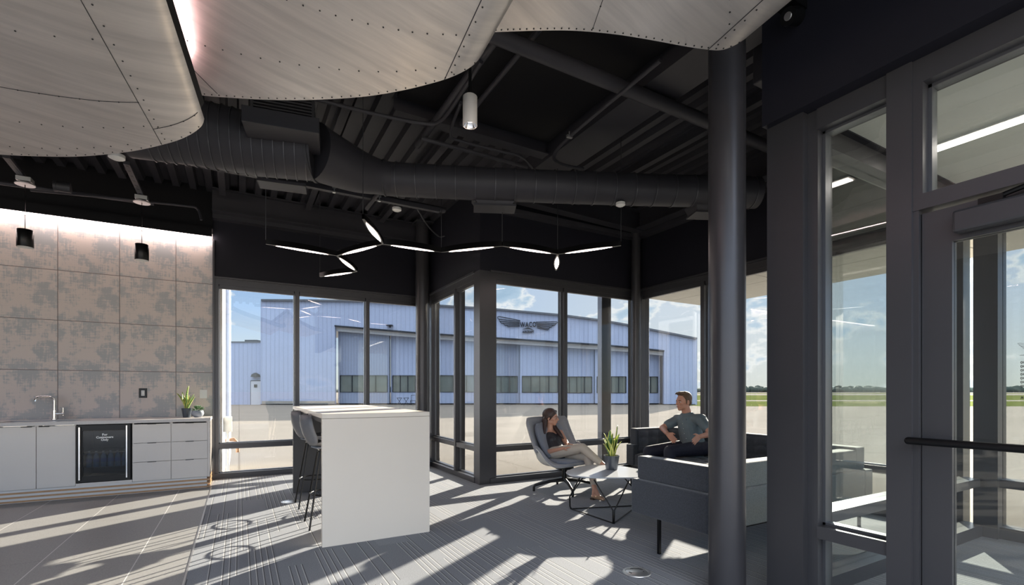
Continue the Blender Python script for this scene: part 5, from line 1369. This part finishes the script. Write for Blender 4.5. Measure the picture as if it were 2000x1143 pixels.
# feet
toL = Vector((V3(1176, 977, 5.58).x, V3(1176, 977, 5.58).y, .028)); heL = Vector((anL.x, anL.y, .035))-(toL-anL).normalized()*.02; heL.z = .04
w.capsule(anL, heL, .030, .026, 10); w.capsule(heL, toL, .026, .020, 10); w.capsule(anL, toL*.6+heL*.4+UP*.02, .028, .022, 10)
toR = anR+(RT*.8-AW*.35-UP*.75).normalized()*.17
w.capsule(anR, toR, .028, .020, 10)
w.build('body', SKINW, wm, remesh=.0062)
face_parts(wm, HM, .95, LIPW, HAIRW, HAIRW)
w = MB()
w.capsule(neckb-UP*.055, chest, .092, .118, 16, .78, front); w.capsule(chest, pelv+UP*.01, .120, .130, 16, .80, front)
w.capsule(neckb-UP*.045+right*.03, shR-UP*.012+left*.015, .055, .047, 12); w.capsule(neckb-UP*.045+left*.03, shL-UP*.012+right*.015, .055, .047, 12)
w.ball(chest+front*.065+right*.06+UP*.01, (.058, .058, .055), 12, 8); w.ball(chest+front*.065+left*.06+UP*.01, (.058, .058, .055), 12, 8)
w.build('blouse', BLOUSE, wm, remesh=.007)
w = MB()
w.capsule(pelv-UP*.02, pelv-UP*.04, .120, .120, 14, .80, front)
w.capsule(hipR, knR, .084, .058, 14); w.capsule(knR, V3(1172, 904, 5.73), .058, .041, 14)
w.capsule(hipL, knL, .084, .058, 14); w.capsule(knL, V3(1160, 946, 5.70), .058, .038, 14)
w.build('trousers', TROUS, wm, remesh=.007)
for (a, h, t_) in ((anL, heL, toL), (anR, anR-UP*.03, toR)):
    w = MB(); dd = (t_-h).normalized()
    w.capsule(h-UP*.004, t_+dd*.012-UP*.002, .031, .025, 12, .8, UP); w.capsule(h.lerp(t_, .5)+UP*.008, t_, .030, .025, 12)
    s_ = w.build('shoe', SHOE, wm, remesh=.005)
w = MB(); w.box((-.03, -.03, 0), (.02, .03, .022), frame_M(Vector((heL.x, heL.y, .0)), Vector(((toL-heL).x, (toL-heL).y, 0)))); w.build('heel', SHOEB, wm)
w = MB()
w.ball(HM @ Vector((-.022, 0, .036)), (.100, .082, .092), 20, 14, HM)
for s_ in (-1, 1): w.capsule(HM @ Vector((.045, s_*.040, .080)), HM @ Vector((-.03, s_*.074, .00)), .022, .022, 10); 
w.capsule(HM @ Vector((-.06, .02, .01)), HM @ Vector((-.085, .03, -.07)), .06, .05, 12)
w.capsule(HM @ Vector((-.085, .03, -.07)), V3(1060, 850, 6.40), .05, .028, 12); w.capsule(HM @ Vector((-.06, -.05, -.03)), V3(1063, 846, 6.30), .038, .02, 12)
w.capsule(HM @ Vector((-.03, .075, -.02)), V3(1086, 838, 6.42), .026, .030, 12); w.capsule(V3(1086, 838, 6.42), V3(1095, 850, 6.36), .032, .026, 12); w.capsule(V3(1095, 850, 6.36), V3(1101, 857, 6.33), .024, .008, 12)
w.build('hair', HAIRW, wm, remesh=.006)
gl = MB()
for s_ in (-1, 1): gl.tube([HM @ Vector((.094, s_*.030+.019*math.cos(a), .000+.016*math.sin(a))) for a in [2*pi*k/16 for k in range(16)]], .0014, 6, closed=True); gl.tube([HM @ Vector((.094, s_*.049, .003)), HM @ Vector((.0, s_*.074, .006))], .0013, 6)
gl.tube([HM @ Vector((.094, -.011, .003)), HM @ Vector((.094, .011, .003))], .0013, 6); gl.build('glasses', FRAMEX, wm)

# ------------------------------------------------------------------ man
mp = V3(1357, 874, 6.16)
mn = thing('person', 'man in a grey green short sleeved shirt and dark trousers talking on the quilted sofa', 'person', (mp.x, mp.y, 0))
mf = (-RT*.80-AW*.60).normalized(); ml = (RT*.60-AW*.80).normalized(); mr = -ml
ck = V3(1347, 838, 6.16); nb = V3(1343, 812, 6.18)
sR = V3(1324, 819, 6.34); sL = V3(1369, 819, 6.00)
eR = V3(1294, 836, 6.30); wR = V3(1303, 847, 6.06)
eL = V3(1389, 848, 5.72); wL = V3(1367, 853, 5.60)
hR = mp+mr*.10; hL = mp+ml*.10
kR = V3(1267, 882, 6.14); kL = V3(1308, 882, 5.86)
aR = Vector((kR.x-.02, kR.y-.02, .09)); aL = Vector((kL.x-.03, kL.y, .09))
mh = V3(1335, 785, 6.17); md_ = (-RT*.93-AW*.36-UP*.04).normalized(); MM = frame_M(mh, md_)
w = MB()
head_shape(w, MM, 1.02, 1.08)
w.capsule(nb, mh-md_*.02-UP*.055, .058, .055, 12)
w.capsule(nb-UP*.05, ck, .11, .13, 16, .75, mf); w.capsule(ck, mp, .13, .13, 16, .78, mf)
w.capsule(nb-UP*.04, sR, .055, .056, 12); w.capsule(nb-UP*.04, sL, .055, .056, 12)
w.capsule(sR, eR, .050, .040, 12); w.capsule(eR, wR, .041, .027, 12); w.capsule(sL, eL, .050, .040, 12); w.capsule(eL, wL, .041, .027, 12)
hand_shape(w, wR, V3(1316, 859, 5.98)-wR, -RT*.6-UP*.4-AW*.3, RT*.5+UP*.8, .12, 1.0, .25)
hand_shape(w, wL, V3(1351, 865, 5.50)-wL, RT*.3-UP*.6+AW*.4, UP*.9-RT*.3, .15, 1.0, .3)
w.capsule(hR, kR, .085, .055, 12); w.capsule(kR, aR, .055, .040, 12); w.capsule(hL, kL, .085, .055, 12); w.capsule(kL, aL, .055, .040, 12)
w.build('body', SKINM, mn, remesh=.0066)
face_parts(mn, MM, 1.02, LIPM, HAIRM, HAIRW)
w = MB()
w.capsule(nb-UP*.075, ck, .135, .152, 16, .78, mf); w.capsule(ck, mp+UP*.0+mf*.02, .152, .158, 16, .80, mf)
w.capsule(nb-UP*.045+mr*.03, sR-UP*.005, .066, .074, 12); w.capsule(nb-UP*.045+ml*.03, sL-UP*.005, .066, .074, 12)
w.capsule(sR-UP*.01, sR.lerp(eR, .62), .070, .064, 12); w.capsule(sL-UP*.01, sL.lerp(eL, .62), .070, .064, 12)
sh_ = w.build('shirt', SHIRT, mn, remesh=.007)
w = MB()
for s_ in (-1, 1):
    w.face([nb+mf*.05+UP*.03+ml*s_*.015, nb+ml*s_*.075+UP*.035-mf*.01, nb+ml*s_*.085-UP*.02+mf*.02, nb+mf*.105+ml*s_*.045-UP*.055])
w.tube([nb-mf*.05+UP*.03, nb+ml*.065+UP*.03, nb+mf*.045+ml*.02+UP*.01], .012, 8); w.tube([nb-mf*.05+UP*.03, nb-ml*.065+UP*.03, nb+mf*.045-ml*.02+UP*.01], .012, 8)
w.build('collar', SHIRT, mn, solid=.006)
for k in range(4):
    p = (nb-UP*.10).lerp(mp+UP*.06, k/4.0)+mf*(.112+.018*min(k, 2)); w = MB(); w.ball(p, .0055, 8, 6); w.build('button', WHITEP, mn, smooth=180)
w = MB()
w.capsule(hR, mp, .12, .12, 12, .8, UP); w.capsule(hL, mp, .12, .12, 12, .8, UP)
w.capsule(hR, kR, .100, .072, 14); w.capsule(kR, aR+UP*.02, .072, .052, 14); w.capsule(hL, kL, .100, .072, 14); w.capsule(kL, aL+UP*.02, .072, .052, 14)
w.build('trousers', JEANS, mn, remesh=.008)
for a in (aR, aL):
    w = MB(); f2 = Vector((mf.x, mf.y, 0)).normalized(); b = Vector((a.x, a.y, .035)); w.capsule(b-f2*.05, b+f2*.19, .038, .032, 12, .85, UP); w.capsule(b+UP*.035, b+f2*.08, .042, .032, 12); w.build('shoe', SHOEB, mn, remesh=.007)
w = MB()
w.ball(MM @ Vector((-.024, 0, .046)), (.096, .082, .088), 20, 14, MM); w.ball(MM @ Vector((-.055, 0, -.005)), (.055, .070, .060), 16, 10, MM)
for j in range(7): y = -.05+.1*j/6; w.capsule(MM @ Vector((.01, y, .115)), MM @ Vector((.082, y*.9, .105+.012*math.sin(j*2.1))), .022, .010, 8)
for s_ in (-1, 1): w.capsule(MM @ Vector((.015, s_*.070, .05)), MM @ Vector((.010, s_*.071, -.02)), .014, .007, 8)
w.build('hair', HAIRM, mn, remesh=.006)
